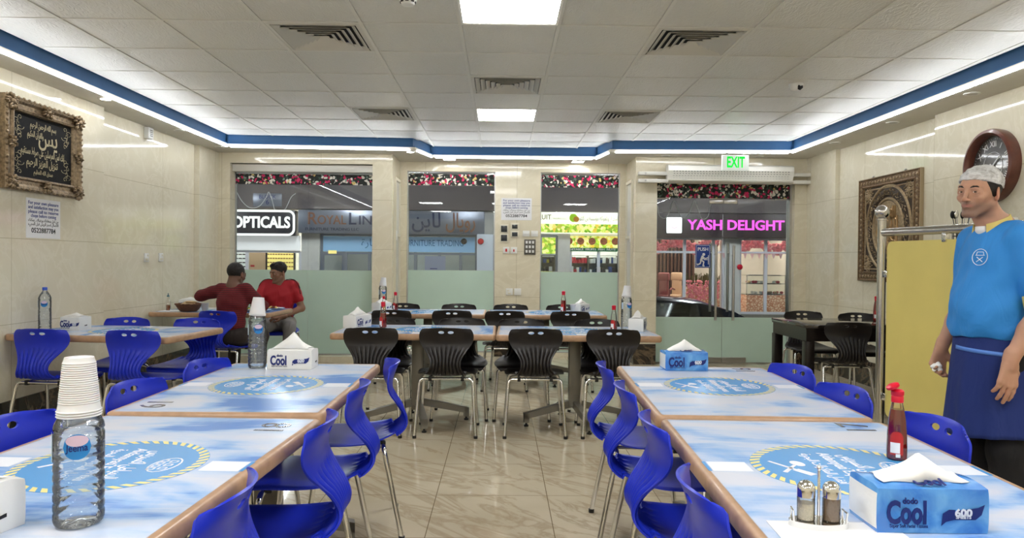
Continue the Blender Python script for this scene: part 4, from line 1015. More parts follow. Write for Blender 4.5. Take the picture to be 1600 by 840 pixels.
tissue_pack(-1.015, 3.515, -1, False, 'white tissue pack beside the bottle on table 19', w=.215, h=.09, peak=.075)
tissue_pack(-1.058, 1.40, -14, False, 'white tissue pack cut by the left picture edge', w=.215, h=.092, peak=.03, front=False)
tissue_pack(-1.13, 5.66, 68, False, 'white tissue pack at the left end of the nearest black-chair table', peak=.055)
tissue_pack(1.07, 5.57, 72, False, 'white tissue pack at the right end of the nearest black-chair table', peak=.05)
tissue_pack(-1.245, 7.50, 60, False, 'white tissue pack at the left end of the far window table', peak=.05, s=.9)
tissue_pack(.845, 7.55, 55, False, 'white tissue pack at the right end of the far window table', peak=.05, s=.9)
tissue_pack(-3.12, 5.30, -12, False, 'white tissue pack beside the bottle on the left wall table', w=.16, peak=.02, front=True)
tissue_pack(-3.27, 7.58, 10, False, 'white tissue pack behind the bread basket on the men\'s table', w=.2, peak=.02)

M['ketchup'] = mat('ketchup_in_bottle', lin(150, 14, 20), .12, coat=.8, var=.12, vscale=30); M['kred'] = mat('red_cap', lin(205, 12, 45), .35); M['kglass'] = glassmat('clear_bottle_glass', (.95, .93, .9, 1), .06, .02); M['klabel'] = mat('red_paper_label', lin(190, 40, 40), .5)
def ketchup(x, y, s, label, level=.72, z=TZ, white=True, rz=0, col='ketchup'):
    e = empty('sauce_bottle', (x, y, z+.0005), rz, label, 'sauce bottle')
    oct_ = lambda a: 1+.05*math.cos(8*a)
    prof = [(.0, .002), (.022, .0), (.0265, .004), (.0268, .03), (.0255, .075), (.0225, .115), (.018, .145), (.0145, .162), (.0145, .172)]
    g = G(); cut = [(r*.97, h) for r, h in prof if h <= .162*level+.03]; cut.append((0, cut[-1][1])); g.lathe([(r*s, h*s) for r, h in cut], 32, cap=False, rad=oct_); g.done('sauce', M[col], e)
    g = G(); g.lathe([(r*s, h*s) for r, h in prof], 32, cap=False, rad=oct_); g.done('glass', M['kglass'], e)
    g = G(); g.lathe([(.0165*s, .166*s), (.0165*s, .182*s), (.0155*s, .184*s), (.0175*s, .187*s), (.0175*s, .198*s), (.012*s, .203*s), (0, .204*s)], 24, rad=lambda a: 1+.02*math.cos(20*a)); g.done('cap', M['kred'], e)
    g = G(); g.mi = 0; curved(g, .036*s, .055*s, .0285*s, .045*s, R(-120)); curved(g, .034*s, .034*s, .0285*s, .068*s, R(-120), round_=True); g.mi = 1
    curved(g, .026*s, .03*s, .0289*s, .038*s, R(-128)); curved(g, .012*s, .010*s, .0289*s, .016*s, R(-112)); g.done('label', [M['klabel'], M['paper']], e)
    return e
k = ketchup(1.083, 1.93, .94, 'red ketchup bottle with flip cap in the right foreground')
g = G(); g.lathe([(.0175, 0), (.0175, .006), (.012, .009), (0, .010)], 24, mtx=Matrix.Translation((-.012, 0, .196)) @ Euler((0, R(-28), 0)).to_matrix().to_4x4()); g.done('flip_lid', M['kred'], k)
ketchup(-.925, 5.64, 1.0, 'ketchup bottle beside the left tissue pack of the nearest black-chair table', level=.55)
ketchup(.885, 5.58, .95, 'dark sauce bottle beside the right bottle of the nearest black-chair table', level=.5)
ketchup(-1.12, 7.62, .95, 'small sauce bottle at the left end of the far window table', level=.5)
ketchup(.655, 7.47, 1.1, 'ketchup bottle with upturned orange neck on the far window table', level=.6)
ketchup(3.40, 6.42, 1.1, 'ketchup bottle on the dark table beside the steel post', level=.9, z=.74)
ketchup(-1.20, 7.35, .8, 'small yellow oil bottle before the far window table\'s left tissue pack', level=.6, col='badge_y')
e = empty('vinegar_bottle', (-3.385, 7.33, TZ+.0005), 0, 'small vinegar bottle with pourer on the men\'s table by the wall', 'bottle')
g = G(); g.lathe([(0, .001), (.026, .001), (.027, .01), (.027, .09), (.012, .115), (.011, .135), (.013, .14)], 24, cap=False); g.done('glass', M['kglass'], e)
g = G(); g.lathe([(0, .002), (.024, .002), (.0245, .055), (0, .055)], 20, cap=False); g.done('liquid', mat('brown_vinegar', lin(110, 60, 30), .2), e)
g = G(); g.lathe([(.013, .139), (.013, .15), (.005, .155), (.004, .175), (0, .176)], 14); g.done('pourer', mat('teal_pourer', lin(60, 110, 130), .4), e)
# single cup on the far table, cup on men's table
def cup(x, y, label, z=TZ):
    e = empty('plastic_cup', (x, y, z+.0005), 0, label, 'cup'); g = G(); g.lathe([(0, .002), (.027, 0), (.029, .003), (.037, .082), (.0385, .084), (.036, .083), (.028, .006), (0, .005)], 28, cap=False); g.done('cup_wall', M['cup'], e)
    g = G(); g.tube([(.0385*math.cos(2*PI*k/24), .0385*math.sin(2*PI*k/24), .083) for k in range(24)], .0015, 6, closed=True); g.done('rim', M['cup'], e)
cup(.765, 7.50, 'white plastic cup between ketchup and tissues on the far window table'); cup(-2.98, 7.25, 'white plastic cup right of the bread basket on the men\'s table')
# bread basket, plates, tray
M['wicker'] = mat('brown_wicker', lin(110, 72, 50), .6, var=.3, vscale=60, bump=.8, bscale=150)
e = empty('bread_basket', (-3.13, 7.22, TZ+.0005), 0, 'brown wicker basket of bagged bread on the men\'s table', 'basket')
g = G(); g.lathe([(0, .003), (.075, .002), (.095, .02), (.125, .07), (.128, .075), (.122, .074), (.092, .024), (.07, .008), (0, .008)], 40, cap=False, rad=lambda a: 1+.012*math.cos(20*a)); g.done('bowl', M['wicker'], e)
g = G(); g.tube([(.126*math.cos(2*PI*k/32), .126*math.sin(2*PI*k/32), .075+.002*math.cos(k*PI)) for k in range(32)], .006, 8, closed=True); g.done('rim', M['wicker'], e)
M['bag'] = glassmat('clear_plastic_bag', (.9, .92, .93, 1), .25, .15); M['bread'] = mat('flat_bread', lin(205, 180, 140), .8, var=.2, vscale=20)
b = G()
for k in range(5): b.sphere((random.uniform(-.04, .04), random.uniform(-.04, .04), .045+.012*k), (.06, .05, .012), 10, rot=Euler((random.uniform(-.3, .3), random.uniform(-.3, .3), k)).to_matrix())
tag(b.done('flat_bread', M['bread'], loc=(-3.13, 7.22, TZ)), 'pile of flat bread inside the wicker basket', 'bread')
def plate_food(x, y, label, fl, col, seed):
    e = empty('dinner_plate', (x, y, TZ+.0005), 0, label, 'plate'); g = G(); g.lathe([(0, .004), (.06, .003), (.07, .0), (.075, .003), (.115, .016), (.117, .018), (.074, .008), (0, .007)], 40, cap=False); g.done('dish', M['white'], e)
    g = G(); g.tube([(.1165*math.cos(2*PI*k/32), .1165*math.sin(2*PI*k/32), .0175) for k in range(32)], .002, 6, closed=True); g.done('rim', M['badge'], e)
    rr = random.Random(seed); b = G()
    for k in range(26):
        a, d = rr.uniform(0, 6.3), rr.uniform(0, .065); b.mi = k % 2; b.sphere((d*math.cos(a), d*math.sin(a), .014+rr.uniform(0, .012)), (rr.uniform(.008, .02), .012, .007), 7, rot=Euler((rr.random(), rr.random(), a)).to_matrix())
    tag(b.done('meal', col, loc=(x, y, TZ)), fl, 'food', kind=None)
M['rice'] = mat('rice', lin(220, 190, 120), .8, var=.2, vscale=60); M['grill'] = mat('grilled_meat', lin(120, 62, 34), .6, var=.4, vscale=40); M['salad'] = mat('green_salad', lin(90, 130, 50), .6, var=.3, vscale=60)
plate_food(-2.40, 7.58, 'white plate in front of the young man in the red shirt', 'grilled meat and rice on the plate of the young man', [M['rice'], M['grill']], 2)
plate_food(-2.62, 7.36, 'white plate between the two men', 'rice and salad on the plate between the men', [M['rice'], M['salad']], 5)
plate_food(-2.44, 7.27, 'white plate near the free corner of the men\'s table', 'salad on the plate near the corner of the men\'s table', [M['salad'], M['rice']], 9)
g = G(); g.prism([(-.15, -.11), (.15, -.10), (.15, .10), (-.14, .11)], .0005, .0015); tag(g.done('paper_sheet', M['paper'], loc=(-3.33, 7.27, TZ), rot=(0, 0, .1)), 'white paper sheet under the vinegar bottle on the men\'s table', 'paper')
bpy.data.objects['paper_sheet'].location = (-3.28, 7.3, TZ-.0002)
# phone on men's table
g = G(); g.box(-.037, .037, -.075, .075, 0, .008, bev=.003); o = tag(g.done('mobile_phone', M['blackp'], loc=(-2.88, 7.16, TZ+.0006), rot=(0, 0, .3)), 'black phone lying beside the cup on the men\'s table', 'phone')
# salt and pepper stand on its paper
g = G(); g.prism([(-.12, -.1), (.13, -.1), (.13, .1), (-.12, .1)], .0004, .0012); tag(g.done('paper_mat', M['paper'], loc=(.665, 1.355, TZ), rot=(0, 0, -.05)), 'white paper sheet under the salt and pepper stand', 'paper')
e = empty('cruet_stand', (.645, 1.43, TZ+.0014), R(-8), 'chrome cruet stand with tall centre rod in the right foreground', 'cruet stand')
g = G(); n = 36; P2 = [((.034+.021*abs(math.cos(2*PI*k/n)))*math.cos(2*PI*k/n)*1.05, (.030)*math.sin(2*PI*k/n)) for k in range(n)]
g.prism(P2, 0, .012); g.done('base', M['chrome'], e)
g = G(); g.tube([(0, 0, .011), (0, 0, .115)], .0028, 12); g.sphere((0, 0, .117), (.0042, .0042, .006), 10); g.done('rod', M['chrome'], e)
for sx in (-1, 1):
    g = G(); g.tube([(sx*.05, -.012, .011), (sx*.052, -.012, .032), (sx*.05, .012, .032), (sx*.05, .012, .011)], .002, 8); g.done('side_guard', M['chrome'], e)
for sx, nm, cont, lab in ((-1, 'salt_shaker', lin(236, 232, 215), 'glass salt shaker with chrome dome, left in the cruet stand'), (1, 'pepper_shaker', lin(150, 128, 106), 'glass pepper shaker with chrome dome, right in the cruet stand')):
    mx = e.matrix_basis.copy(); p = Matrix.Translation((.645, 1.43, TZ+.0014)) @ Matrix.Rotation(R(-8), 4, 'Z') @ Vector((sx*.0245, 0, .0125))
    s = empty(nm, tuple(p), 0, lab, 'shaker')
    g = G(); g.lathe([(0, .0), (.0165, .0), (.0172, .003), (.0172, .05)], 28, cap=False); g.done('glass', M['kglass'], s)
    g = G(); g.lathe([(0, .002), (.0152, .002), (.0152, .034 if sx < 0 else .046), (0, .038 if sx < 0 else .047)], 24, cap=False); g.done('contents', mat(nm+'_grains', cont, .9, var=.1, vscale=300, bump=.3, bscale=500), s)
    g = G(); g.lathe([(.0178, .047), (.0178, .061), (.0165, .069), (.012, .0755), (.006, .0785), (0, .079)], 28); g.done('dome_cap', M['chrome'], s)

# ------------------------------------------------------------------ steel screen with yellow panel
P0 = Vector((2.41, 4.50)); dirv = Vector((.205, -.98)).normalized(); ang = math.atan2(dirv.y, dirv.x)
e = empty('partition_screen', (P0.x, P0.y, 0), ang, 'stainless steel framed partition with yellow panel and ball-topped post behind the waiter', 'partition')
M['steelp'] = mat('polished_stainless_tube', (.62, .61, .59, 1), .16, 1)
M['yellow'] = mat('frosted_yellow_panel', lin(222, 206, 122), .35, var=.05, vscale=3)
Lp = 1.62
for xx in (0, Lp):
    g = G(); g.tube([(xx, 0, .0), (xx, 0, 1.53)], .0255, 20); p = g.done('post', M['steelp'], e)
    g = G(); g.lathe([(.02, 1.525), (.03, 1.53), (.03, 1.54), (.018, 1.545)], 20, mtx=Matrix.Translation((xx, 0, 0))); g.sphere((xx, 0, 1.582), .043, 24); g.done('ball_finial', M['steelp'], p)
    g = G(); g.lathe([(.06, .0), (.06, .004), (.03, .012), (.0258, .03)], 24, mtx=Matrix.Translation((xx, 0, 0))); g.done('floor_flange', M['steelp'], p)
g = G(); g.tube([(.02, 0, 1.452), (Lp-.02, 0, 1.452)], .025, 18); g.done('top_rail', M['steelp'], e)
g = G(); pl = []; x0, x1, z0, z1, rr_ = .055, Lp-.055, .30, 1.395, .04
for cx, cz, a0 in ((x1-rr_, z1-rr_, 0), (x0+rr_, z1-rr_, 90), (x0+rr_, z0+rr_, 180), (x1-rr_, z0+rr_, 270)):
    for k in range(6): a = R(a0+k*18); pl.append((cx+rr_*math.cos(a), cz+rr_*math.sin(a)))
g.prism(pl, -.006, .006, Euler((PI/2, 0, 0)).to_matrix().to_4x4()); g.done('panel', M['yellow'], e)
for (a, b, v_) in ((.05, 1.19, 1), (.05, .42, 1), (.50, 1.41, 0), (1.1, 1.41, 0), (Lp-.05, 1.19, 1), (Lp-.05, .42, 1)):
    g = G(); g.box(a-.016, a+.016, -.016, .016, b-.03 if not v_ else b-.022, b+.03 if not v_ else b+.022, bev=.005); c_ = g.done('glass_clip', M['chrome'], e)
    g = G(); g.lathe([(.006, 0), (.006, .004), (0, .004)], 10, mtx=TM(a, -.016, b)); g.done('screw', M['steel'], c_)
# service cabinet behind the screen with cutlery and cups
e = empty('service_cabinet', (3.45, 4.75, 0), 0, 'dark tall service cabinet behind the partition holding cups and cutlery', 'cabinet')
g = G(); g.box(-.26, .26, -.6, .6, .08, 1.36, bev=.004); g.done('body', M['dwood'], e)
g = G(); g.box(-.28, .265, -.62, .62, 1.361, 1.39, bev=.004); g.done('worktop', M['greysteel'], e)
g = G(); g.box(-.23, .25, -.57, .57, 0, .0795); g.done('plinth', M['blackp'], e)
for yy in (-.3, .3):
    g = G(); g.box(-.278, -.2605, yy-.285, yy+.285, .1, 1.34, bev=.003); d = g.done('door', M['dwood'], e); g = G(); g.tube([(-.295, yy*.2, .7), (-.295, yy*.2, .95)], .006, 8); g.done('handle', M['steel'], d)
CT = 1.3905
e = empty('cutlery_caddy', (3.32, 5.12, CT), 0, 'black wire caddy with spoons and forks behind the partition', 'cutlery holder')
g = G()
for z in (.012, .07, .135): g.tube([(.055*math.cos(2*PI*k/24), .055*math.sin(2*PI*k/24), z) for k in range(24)], .003, 6, closed=True)
for k in range(12): a = 2*PI*k/12; g.tube([(.055*math.cos(a), .055*math.sin(a), .0), (.055*math.cos(a), .055*math.sin(a), .135)], .002, 6)
g.lathe([(0, .001), (.055, .001), (.055, .006), (0, .006)], 20); g.done('wire_cage', M['blackp'], e)
for k in range(7):
    a = k*.9; x, y = .03*math.cos(a), .03*math.sin(a); tx, ty = .045*math.cos(a)*1.2, .045*math.sin(a)*1.2
    g = G(); g.tube([(x*.5, y*.5, .008), (tx, ty, .20)], .0028, 6); g.sphere((tx*1.05, ty*1.05, .225), (.016, .005, .028), 10)
    tag(g.done('spoon', M['blackp'] if k < 4 else M['chrome'], loc=(3.32, 5.12, CT)), 'spoon standing in the black wire caddy', 'spoon', 'spoons in the wire caddy')
for k, (x, y, n, s, lab) in enumerate([(3.27, 4.55, 10, 1.5, 'tall stack of white foam cups behind the waiter, nearest'), (3.38, 4.68, 8, 1.5, 'stack of white foam cups behind the waiter, middle'), (3.30, 4.80, 7, 1.5, 'stack of white foam cups behind the waiter, farthest')]):
    cups_on(x, y, CT, s, n, lab)
# ------------------------------------------------------------------ the street outside
SZ = -.68
M['asphalt'] = mat('grey_street_paving', lin(120, 116, 110), .6, var=.15, vscale=3)
g = G(); g.box(-30, 30, 10.0, 19.0, SZ-.1, SZ); struct(g, 'street', M['asphalt'])
g = G(); g.box(-30, 30, 9.75, 10.35, SZ-.1, -.02); g.box(-30, 30, 16.9, 24, SZ-.1, -.18); struct(g, 'sidewalk', mat('pavement_tile', lin(150, 144, 132), .5, var=.1, vscale=4))
FY = 18.0
M['fac_grey'] = mat('grey_facade_panel', lin(92, 88, 88), .5, var=.05); M['fac_beige'] = mat('white_facade_tile', lin(214, 212, 206), .3, var=.04); M['fac_dark'] = mat('dark_brown_signboard', lin(66, 58, 60), .4)
M['arc'] = mat('arcade_ceiling', lin(140, 134, 126), .5, var=.15, vscale=2)
# arcade: beam band above the signs and its soffit
g = G(); g.box(-30, 30, FY-.25, FY+.3, 2.5, 3.1); struct(g, 'wall_street_beam', mat('grey_brown_beam', lin(104, 96, 96), .6, var=.12, vscale=1))
g = G(); g.box(-30, 30, 9.9, FY+.3, 3.6, 3.75); g.box(-30, 30, FY-.2, FY+.3, 3.1, 3.6); struct(g, 'ceiling_arcade', M['arc'])
g = G(); g.box(-30, 30, FY+3.2, FY+3.3, -.3, 3.0); g.box(-30, 30, FY+.3, FY+3.3, 2.9, 3.0); struct(g, 'wall_shops_back', M['fac_beige'])
# lamps of the arcade
for k, x in enumerate((-9, -4.5, 0, 4.5, 9)):
    e = empty('arcade_light', (x, 14.2+(k % 2)*.8, 3.5995), 0, 'long tube lamp on the arcade ceiling outside', 'street lamp', 'tube lamps under the arcade ceiling')
    g = G(); g.box(-.08, .08, -.9, .9, -.05, 0, bev=.01); g.done('housing', M['white_m'], e)
    g = G(); g.tube([(0, -.85, -.065), (0, .85, -.075)], .03, 10); g.done('tube', emat('arcade_tube_%d' % k, (.9, .95, 1, 1), 230), e)
# cable festoons
M['cable'] = mat('white_cable', lin(200, 200, 200), .5)
def px_y(x, y, Y):
    d = _f+_r2*((x-800)/FPX)+_u2*((420-y)/FPX); return Vector((0, 0, EYE))+d*(Y/d.y)
for k, (xs, Y, lab) in enumerate([([(370, 300), (378, 314), (390, 324), (405, 322), (416, 308), (420, 300), (425, 312), (430, 328), (440, 329), (446, 326), (455, 308), (462, 302)], 17.73, 'loose white cable hanging in loops above the opticians sign'), ([(1028, 322), (1030, 336), (1038, 341), (1044, 335), (1050, 318), (1054, 314), (1058, 322), (1062, 336), (1070, 340), (1078, 330), (1082, 318), (1086, 314), (1092, 330), (1097, 342), (1106, 338), (1111, 318)], 8.955, 'loose white cable hanging in loops outside the glass door')]):
    pts = spline([tuple(px_y(a, b, Y)) for a, b in xs], 90)
    g = G(); g.tube(pts, .010 if Y > 15 else .005, 6); tag(g.done('hanging_cable', M['cable']), lab, 'cable')
# ---- shop fronts: pillars, frames, glass, sign boards
def px_box(x0, x1, y0, y1, Y): a, b = px_y(x0, y1, Y), px_y(x1, y0, Y); return a.x, b.x, a.z, b.z
def pillar(x0, x1, lab):
    g = G(); g.box(x0, x1, FY-.12, FY+.3, -.18, 2.499); g.box(x0-.02, x1+.02, FY-.14, FY+.3, -.18, .0, bev=.01); tag(g.done('shop_pillar', M['fac_beige']), lab, 'pillar')
pillar(-4.97, -4.52, 'white pillar between the opticians and the furniture shop'); pillar(-.60, -.20, 'white pillar at the right end of the furniture shop front')
pillar(1.42, 1.72, 'white pillar in the fruit shop front'); pillar(5.62, 6.0, 'white pillar in the dessert shop front'); pillar(-8.2, -7.6, 'white pillar left of the opticians'); pillar(3.15, 3.75, 'white pillar between fruit shop and dessert shop'); pillar(7.7, 8.2, 'white pillar right of the dessert shop')
def board(name, x0, x1, z0, z1, m, lab, cat='shop sign', d=.14):
    e = empty(name, ((x0+x1)/2, FY-.25, (z0+z1)/2), 0, lab, cat); w, h = (x1-x0)/2, (z1-z0)/2
    g = G(); g.box(-w, w, -d, .24, -h, h, bev=.01); g.done('board', m, e); return e, w, h
# OPTICALS
M['glow'] = emat('white_sign_glow', (1, 1, 1, 1), 1.3)
e, w, h = board('shop_sign', -7.15, -5.06, 1.83, 2.45, mat('black_sign_face', lin(46, 46, 54), .3), 'black shop sign reading opticals with glowing white outline')
g = G(); rr_ = .14; pl = []
for cx, cz, a0 in ((w-rr_-.02, h-rr_-.02, 0), (-w+rr_+.02, h-rr_-.02, 90), (-w+rr_+.02, -h+rr_+.02, 180), (w-rr_-.02, -h+rr_+.02, 270)):
    for k in range(7): a = R(a0+k*15); pl.append((cx+rr_*math.cos(a), -.15, cz+rr_*math.sin(a)))
g.tube(pl, .028, 8, closed=True); g.done('glowing_outline', M['glow'], e)
g = G(); T(g, 'OPTICALS', .38, TM(.23, -.145, 0), bold=.03, width=1.40, ext=.02); g.done('lettering', M['glow'], e)
# ROYAL LINE
M['silver'] = mat('silver_composite_board', lin(136, 140, 152), .3, .5, bump=.1, bscale=6)
e, w, h = board('shop_sign', -4.98, -.42, 1.90, 2.47, M['silver'], 'silver shop sign reading royal line furniture in copper letters and arabic')
mc = mat('copper_letter', lin(150, 108, 88), .35, .4); md_ = mat('dark_blue_letter', lin(60, 66, 92), .4)
g = G(); T(g, 'R', .42, TM(-1.94, -.145, .06), mi=0, bold=.01, ext=.015); T(g, 'OYAL', .31, TM(-1.46, -.145, .03), mi=0, bold=.01, ext=.015, width=.70); T(g, 'L', .42, TM(-.96, -.145, .06), mi=1, bold=.01, ext=.015); T(g, 'INE', .31, TM(-.55, -.145, .03), mi=1, bold=.01, ext=.015, width=.50)
T(g, 'FURNITURE TRADING LLC', .10, TM(-1.45, -.145, -.19), mi=1, ext=.01, width=1.3)
T(g, arab('رويال'), .5, TM(1.70, -.145, .03), mi=0, ext=.015, width=.72, bold=.01); T(g, arab('لاين'), .5, TM(.86, -.145, .03), mi=1, ext=.015, width=.70, bold=.01); T(g, arab('لتجارة الاثاث'), .11, TM(w-.6, -.145, -.21), mi=1, ext=.01)
g.done('lettering', [mc, md_], e)
# FRUIT
M['fruit'] = mat('fruit_photo_print', lin(200, 210, 90), .4)
def fruit():
    m = M['fruit']; t = NT(m); d = t.n('TexVoronoi'); d.inputs['Scale'].default_value = 15; t.l(t.obj(), d.inputs['Vector']); c = t.n('SeparateColor'); t.l(d.outputs['Color'], c.inputs[0])
    col = t.ramp(c.outputs[1], [(0, lin(90, 150, 30)), (.3, lin(190, 220, 60)), (.55, lin(250, 245, 170)), (.8, lin(225, 190, 60)), (1, lin(120, 170, 50))]); t.l(col, t.b.inputs['Base Color']); t.l(col, t.b.inputs['Emission Color']); t.b.inputs['Emission Strength'].default_value = .75
fruit()
e, w, h = board('shop_sign', .80, 3.02, 1.95, 2.47, mat('lit_cream_sign', lin(250, 246, 225), .4, emit=.75, ecol=(1, .97, .85, 1)), 'lit cream shop sign of the fruit shop with fruit pictures')
g = G(); g.box(-w+.02, w-.02, -.145, -.138, -h+.02, -.03); g.done('picture_strip', M['fruit'], e)
g = G(); T(g, 'FRUIT', .17, TM(-w+.22, -.142, .13), mi=0, width=.40, bold=.01); T(g, 'TRADING L.L.C', .06, TM(-w+.63, -.142, .10), mi=0, width=.36); T(g, arab('الخضار والفواكه مؤسسة بن كلثوم'), .15, TM(w-.64, -.142, .11), mi=0, width=1.0)
for k, (dx, dz, r_) in enumerate(((-.02, .12, .10), (.05, .09, .07), (-.05, .17, .05))):
    g.mi = 1+k % 2; g.prism([(r_*math.cos(2*PI*q/24), r_*math.sin(2*PI*q/24)) for q in range(24)], 0, .004+.002*k, TM(-.02+dx-.1, -.142, dz))
g.done('lettering', [mat('brown_letter', lin(120, 110, 60), .4), mat('lime_print', lin(160, 200, 40), .4, emit=.4), mat('orange_print', lin(190, 130, 50), .4, emit=.3)], e)
# YASH DELIGHT
e, w, h = board('shop_sign', 3.7, 8.6, 1.88, 2.48, M['fac_dark'], 'dark shop sign reading yash delight in glowing magenta letters')
g = G(); T(g, 'YASH DELIGHT CAFE', .34, TM(.105, -.15, 0), bold=.022, width=3.32, ext=.02); g.done('lettering', emat('magenta_glow', (.95, .12, .75, 1), 1.5), e)
g = G(); g.box(-2.08, -1.70, -.165, -.13, -.2, .19, bev=.02); g.done('logo_box', mat('white_lit_box', lin(250, 250, 250), .4, emit=.9), e)
g = G(); P = [(-1.97+.0*k+.16*k/8-.0, -.168, -.03-.05*math.sin(PI*k/8)) for k in range(9)]; g.tube(P, .008, 6); g.done('logo_mark', mat('pink_mark', lin(225, 150, 190), .4), e)
# glazing: frames, panes, shop rooms
M['framew'] = mat('white_shop_frame', lin(225, 225, 232), .35); M['frameg'] = mat('grey_shop_frame', lin(150, 156, 168), .3, .5)
def shopfront(x0, x1, z0, z1, xs, zs, mf, lab, th=.035):
    e = empty('storefront', ((x0+x1)/2, FY, z0), 0, lab, 'shop front'); w = (x1-x0)/2; H = z1-z0
    g = G()
    for x in [x0]+xs+[x1]: g.box(x-(x0+x1)/2-th, x-(x0+x1)/2+th, -.04, .04, 0, H)
    for z in [z0]+zs+[z1]: g.box(-w, w, -.035, .035, z-z0-th*.8, z-z0+th*.8)
    g.done('frame', mf, e)
    g = G(); g.box(-w, w, -.005, .005, 0, H); g.done('glass', M['glass'], e); return e
shopfront(-4.50, -.62, -.15, 1.88, [-3.95, -3.3, -2.15, -1.55, -1.02], [1.42, .9], M['frameg'], 'furniture shop front with bluish glazing and grey frames')
shopfront(-.18, 1.40, -.15, 1.9, [.25], [], M['frameg'], 'narrow shop front hidden behind the middle pier')
shopfront(-7.58, -5.02, .0, 1.44, [-6.35], [], M['framew'], 'opticians shop front with lit spectacle displays')
shopfront(1.74, 3.13, -.15, 1.93, [2.45], [], M['framew'], 'fruit shop front with open shelves')
shopfront(3.77, 5.60, .0, 1.86, [4.62, 5.35], [1.52], M['framew'], 'dessert shop front with white frames, left half')
shopfront(6.02, 7.68, .0, 1.86, [6.68], [1.52], M['framew'], 'dessert shop front with white frames, right half')
# room lights in the shops and fittings
def room_light(x, y, w, s, col, k):
    e = empty('shop_ceiling_light', (x, y, 2.8995), 0, 'ceiling light inside a shop across the street', 'ceiling light', 'ceiling lights inside the shops')
    g = G(); g.box(-w, w, -.5, .5, -.04, 0, bev=.005); g.done('housing', M['white_m'], e); g = G(); g.box(-w+.03, w-.03, -.47, .47, -.045, -.0395); g.done('diffuser', emat('shop_light_%d' % k, col, s), e)
for k, (x, w, s, c) in enumerate([(-6.2, .8, 30, (1, .96, .88, 1)), (-2.6, .8, 8, (.8, .9, 1, 1)), (.4, .5, 10, (.8, .9, 1, 1)), (2.4, .6, 36, (1, 1, .97, 1)), (4.7, .6, 20, (1, .8, .66, 1)), (6.8, .6, 24, (1, .82, .68, 1))]): room_light(x, FY+1.3, w, s, c, k)
# partitions between the shops
g = G()
for x in (-7.9, -4.75, -.40, 1.5, 3.45, 8.0): g.box(x-.05, x+.05, FY+.3, FY+3.2, -.18, 2.9)
struct(g, 'wall_shop_partitions', M['fac_beige'])
# opticians: back-lit spectacle walls
M['yel_lit'] = mat('yellow_display_wall', lin(250, 226, 120), .5, emit=.55, ecol=(1, .85, .35, 1)); M['whl'] = mat('white_display_wall', lin(245, 245, 245), .5, emit=.35); M['tan'] = mat('tan_display_wall', lin(190, 160, 130), .5, emit=.15)
M['blk'] = mat('black_frame', lin(30, 28, 28), .4)
for k, (a, b, m_, lab, cols) in enumerate([(369, 388, 'whl', 'white spectacle display wall in the opticians, left', 3), (389, 416, 'tan', 'tan display wall in the opticians, middle', 0), (417, 459, 'yel_lit', 'yellow back-lit spectacle display in the opticians', 5)]):
    x0, x1, z0, z1 = px_box(a, b, 386, 424, FY+.5); z0 = .1; e = empty('display_wall', ((x0+x1)/2, FY+.5, z0), 0, lab, 'display'); w, H = (x1-x0)/2, z1-z0
    g = G(); g.box(-w, w, 0, .08, 0, H); g.done('panel', M[m_], e)
    g = G(); g.box(-w-.03, -w, -.02, .09, 0, H+.03); g.box(w, w+.03, -.02, .09, 0, H+.03); g.box(-w, w, -.02, .09, H, H+.03); g.done('frame', M['blk'], e)
    if cols:
        g = G()
        for i in range(cols):
            for j in range(9):
                cx = -w+(i+.5)*2*w/cols; cz = H-.08-j*.105
                if cz > .05:
                    for s in (-1, 1): g.box(cx+s*.034-.026, cx+s*.034+.026, -.012, -.002, cz-.014, cz+.014)
        g.done('spectacles', M['blk'] if m_ != 'yel_lit' else mat('amber_frames', lin(170, 120, 50), .4), e)
    else:
        g = G()
        for j in range(6): g.box(-w*.8, -w*.35, -.012, -.002, .35+j*.12, .40+j*.12)
        T(g, 'VISION', .12, TM(.1, -.006, .6), ext=.004) if False else None
        g.done('price_tags', M['red'], e)
# fascia over opticians glass
g = G(); x0, x1, z0, z1 = px_box(369, 478, 366, 383, FY-.1); g.box(-7.6, -5.0, FY-.12, FY-.02, 1.47, 1.84, bev=.004); tag(g.done('opticians_fascia', M['whl']), 'white lit fascia between the opticians sign and its windows', 'fascia')
# furniture shop: window film band, poster, box
g = G(); g.box(-4.45, -.66, FY-.06, FY-.042, 1.46, 1.84); tag(g.done('window_decal_band', mat('pale_blue_window_film', lin(146, 190, 226), .3, emit=.12)), 'pale blue film band along the top of the furniture shop glass', 'window film')
g = G(); T(g, arab('لتجارة'), .26, TM(-3.2, FY-.064, 1.68), ext=.003, mi=0); T(g, 'FURNITURE TRADING', .22, TM(-1.7, FY-.064, 1.68), ext=.003, mi=0, width=1.5); tag(g.done('window_lettering', mat('teal_letter', lin(50, 110, 160), .4)), 'blue lettering on the film band of the furniture shop', 'lettering')
g = G(); a = px_box(670, 693, 400, 421, FY-.05); g.box(a[0]-.1, a[1]+.05, FY-.06, FY-.042, .45, a[3]); o = tag(g.done('window_poster', mat('grey_blue_poster', lin(150, 156, 176), .4, emit=.05)), 'grey poster of blue text lines on the furniture shop glass', 'poster')
g = G()
for k in range(9): g.box(-.13, .13-.04*(k % 3), FY-.066, FY-.060, .6+k*.055, .62+k*.055)
o2 = g.done('text_lines', M['navy'], o); o2.location = ((a[0]+a[1])/2-.02, 0, 0)
a = px_box(745, 771, 366, 418, FY-.4); g = G(); g.box(a[0], a[1], FY-.5, FY-.26, -.1799, a[3], bev=.01); o = tag(g.done('utility_cabinet', mat('bright_grey_cabinet', lin(205, 212, 222), .35, emit=.05)), 'tall light grey utility cabinet by the furniture shop', 'cabinet')
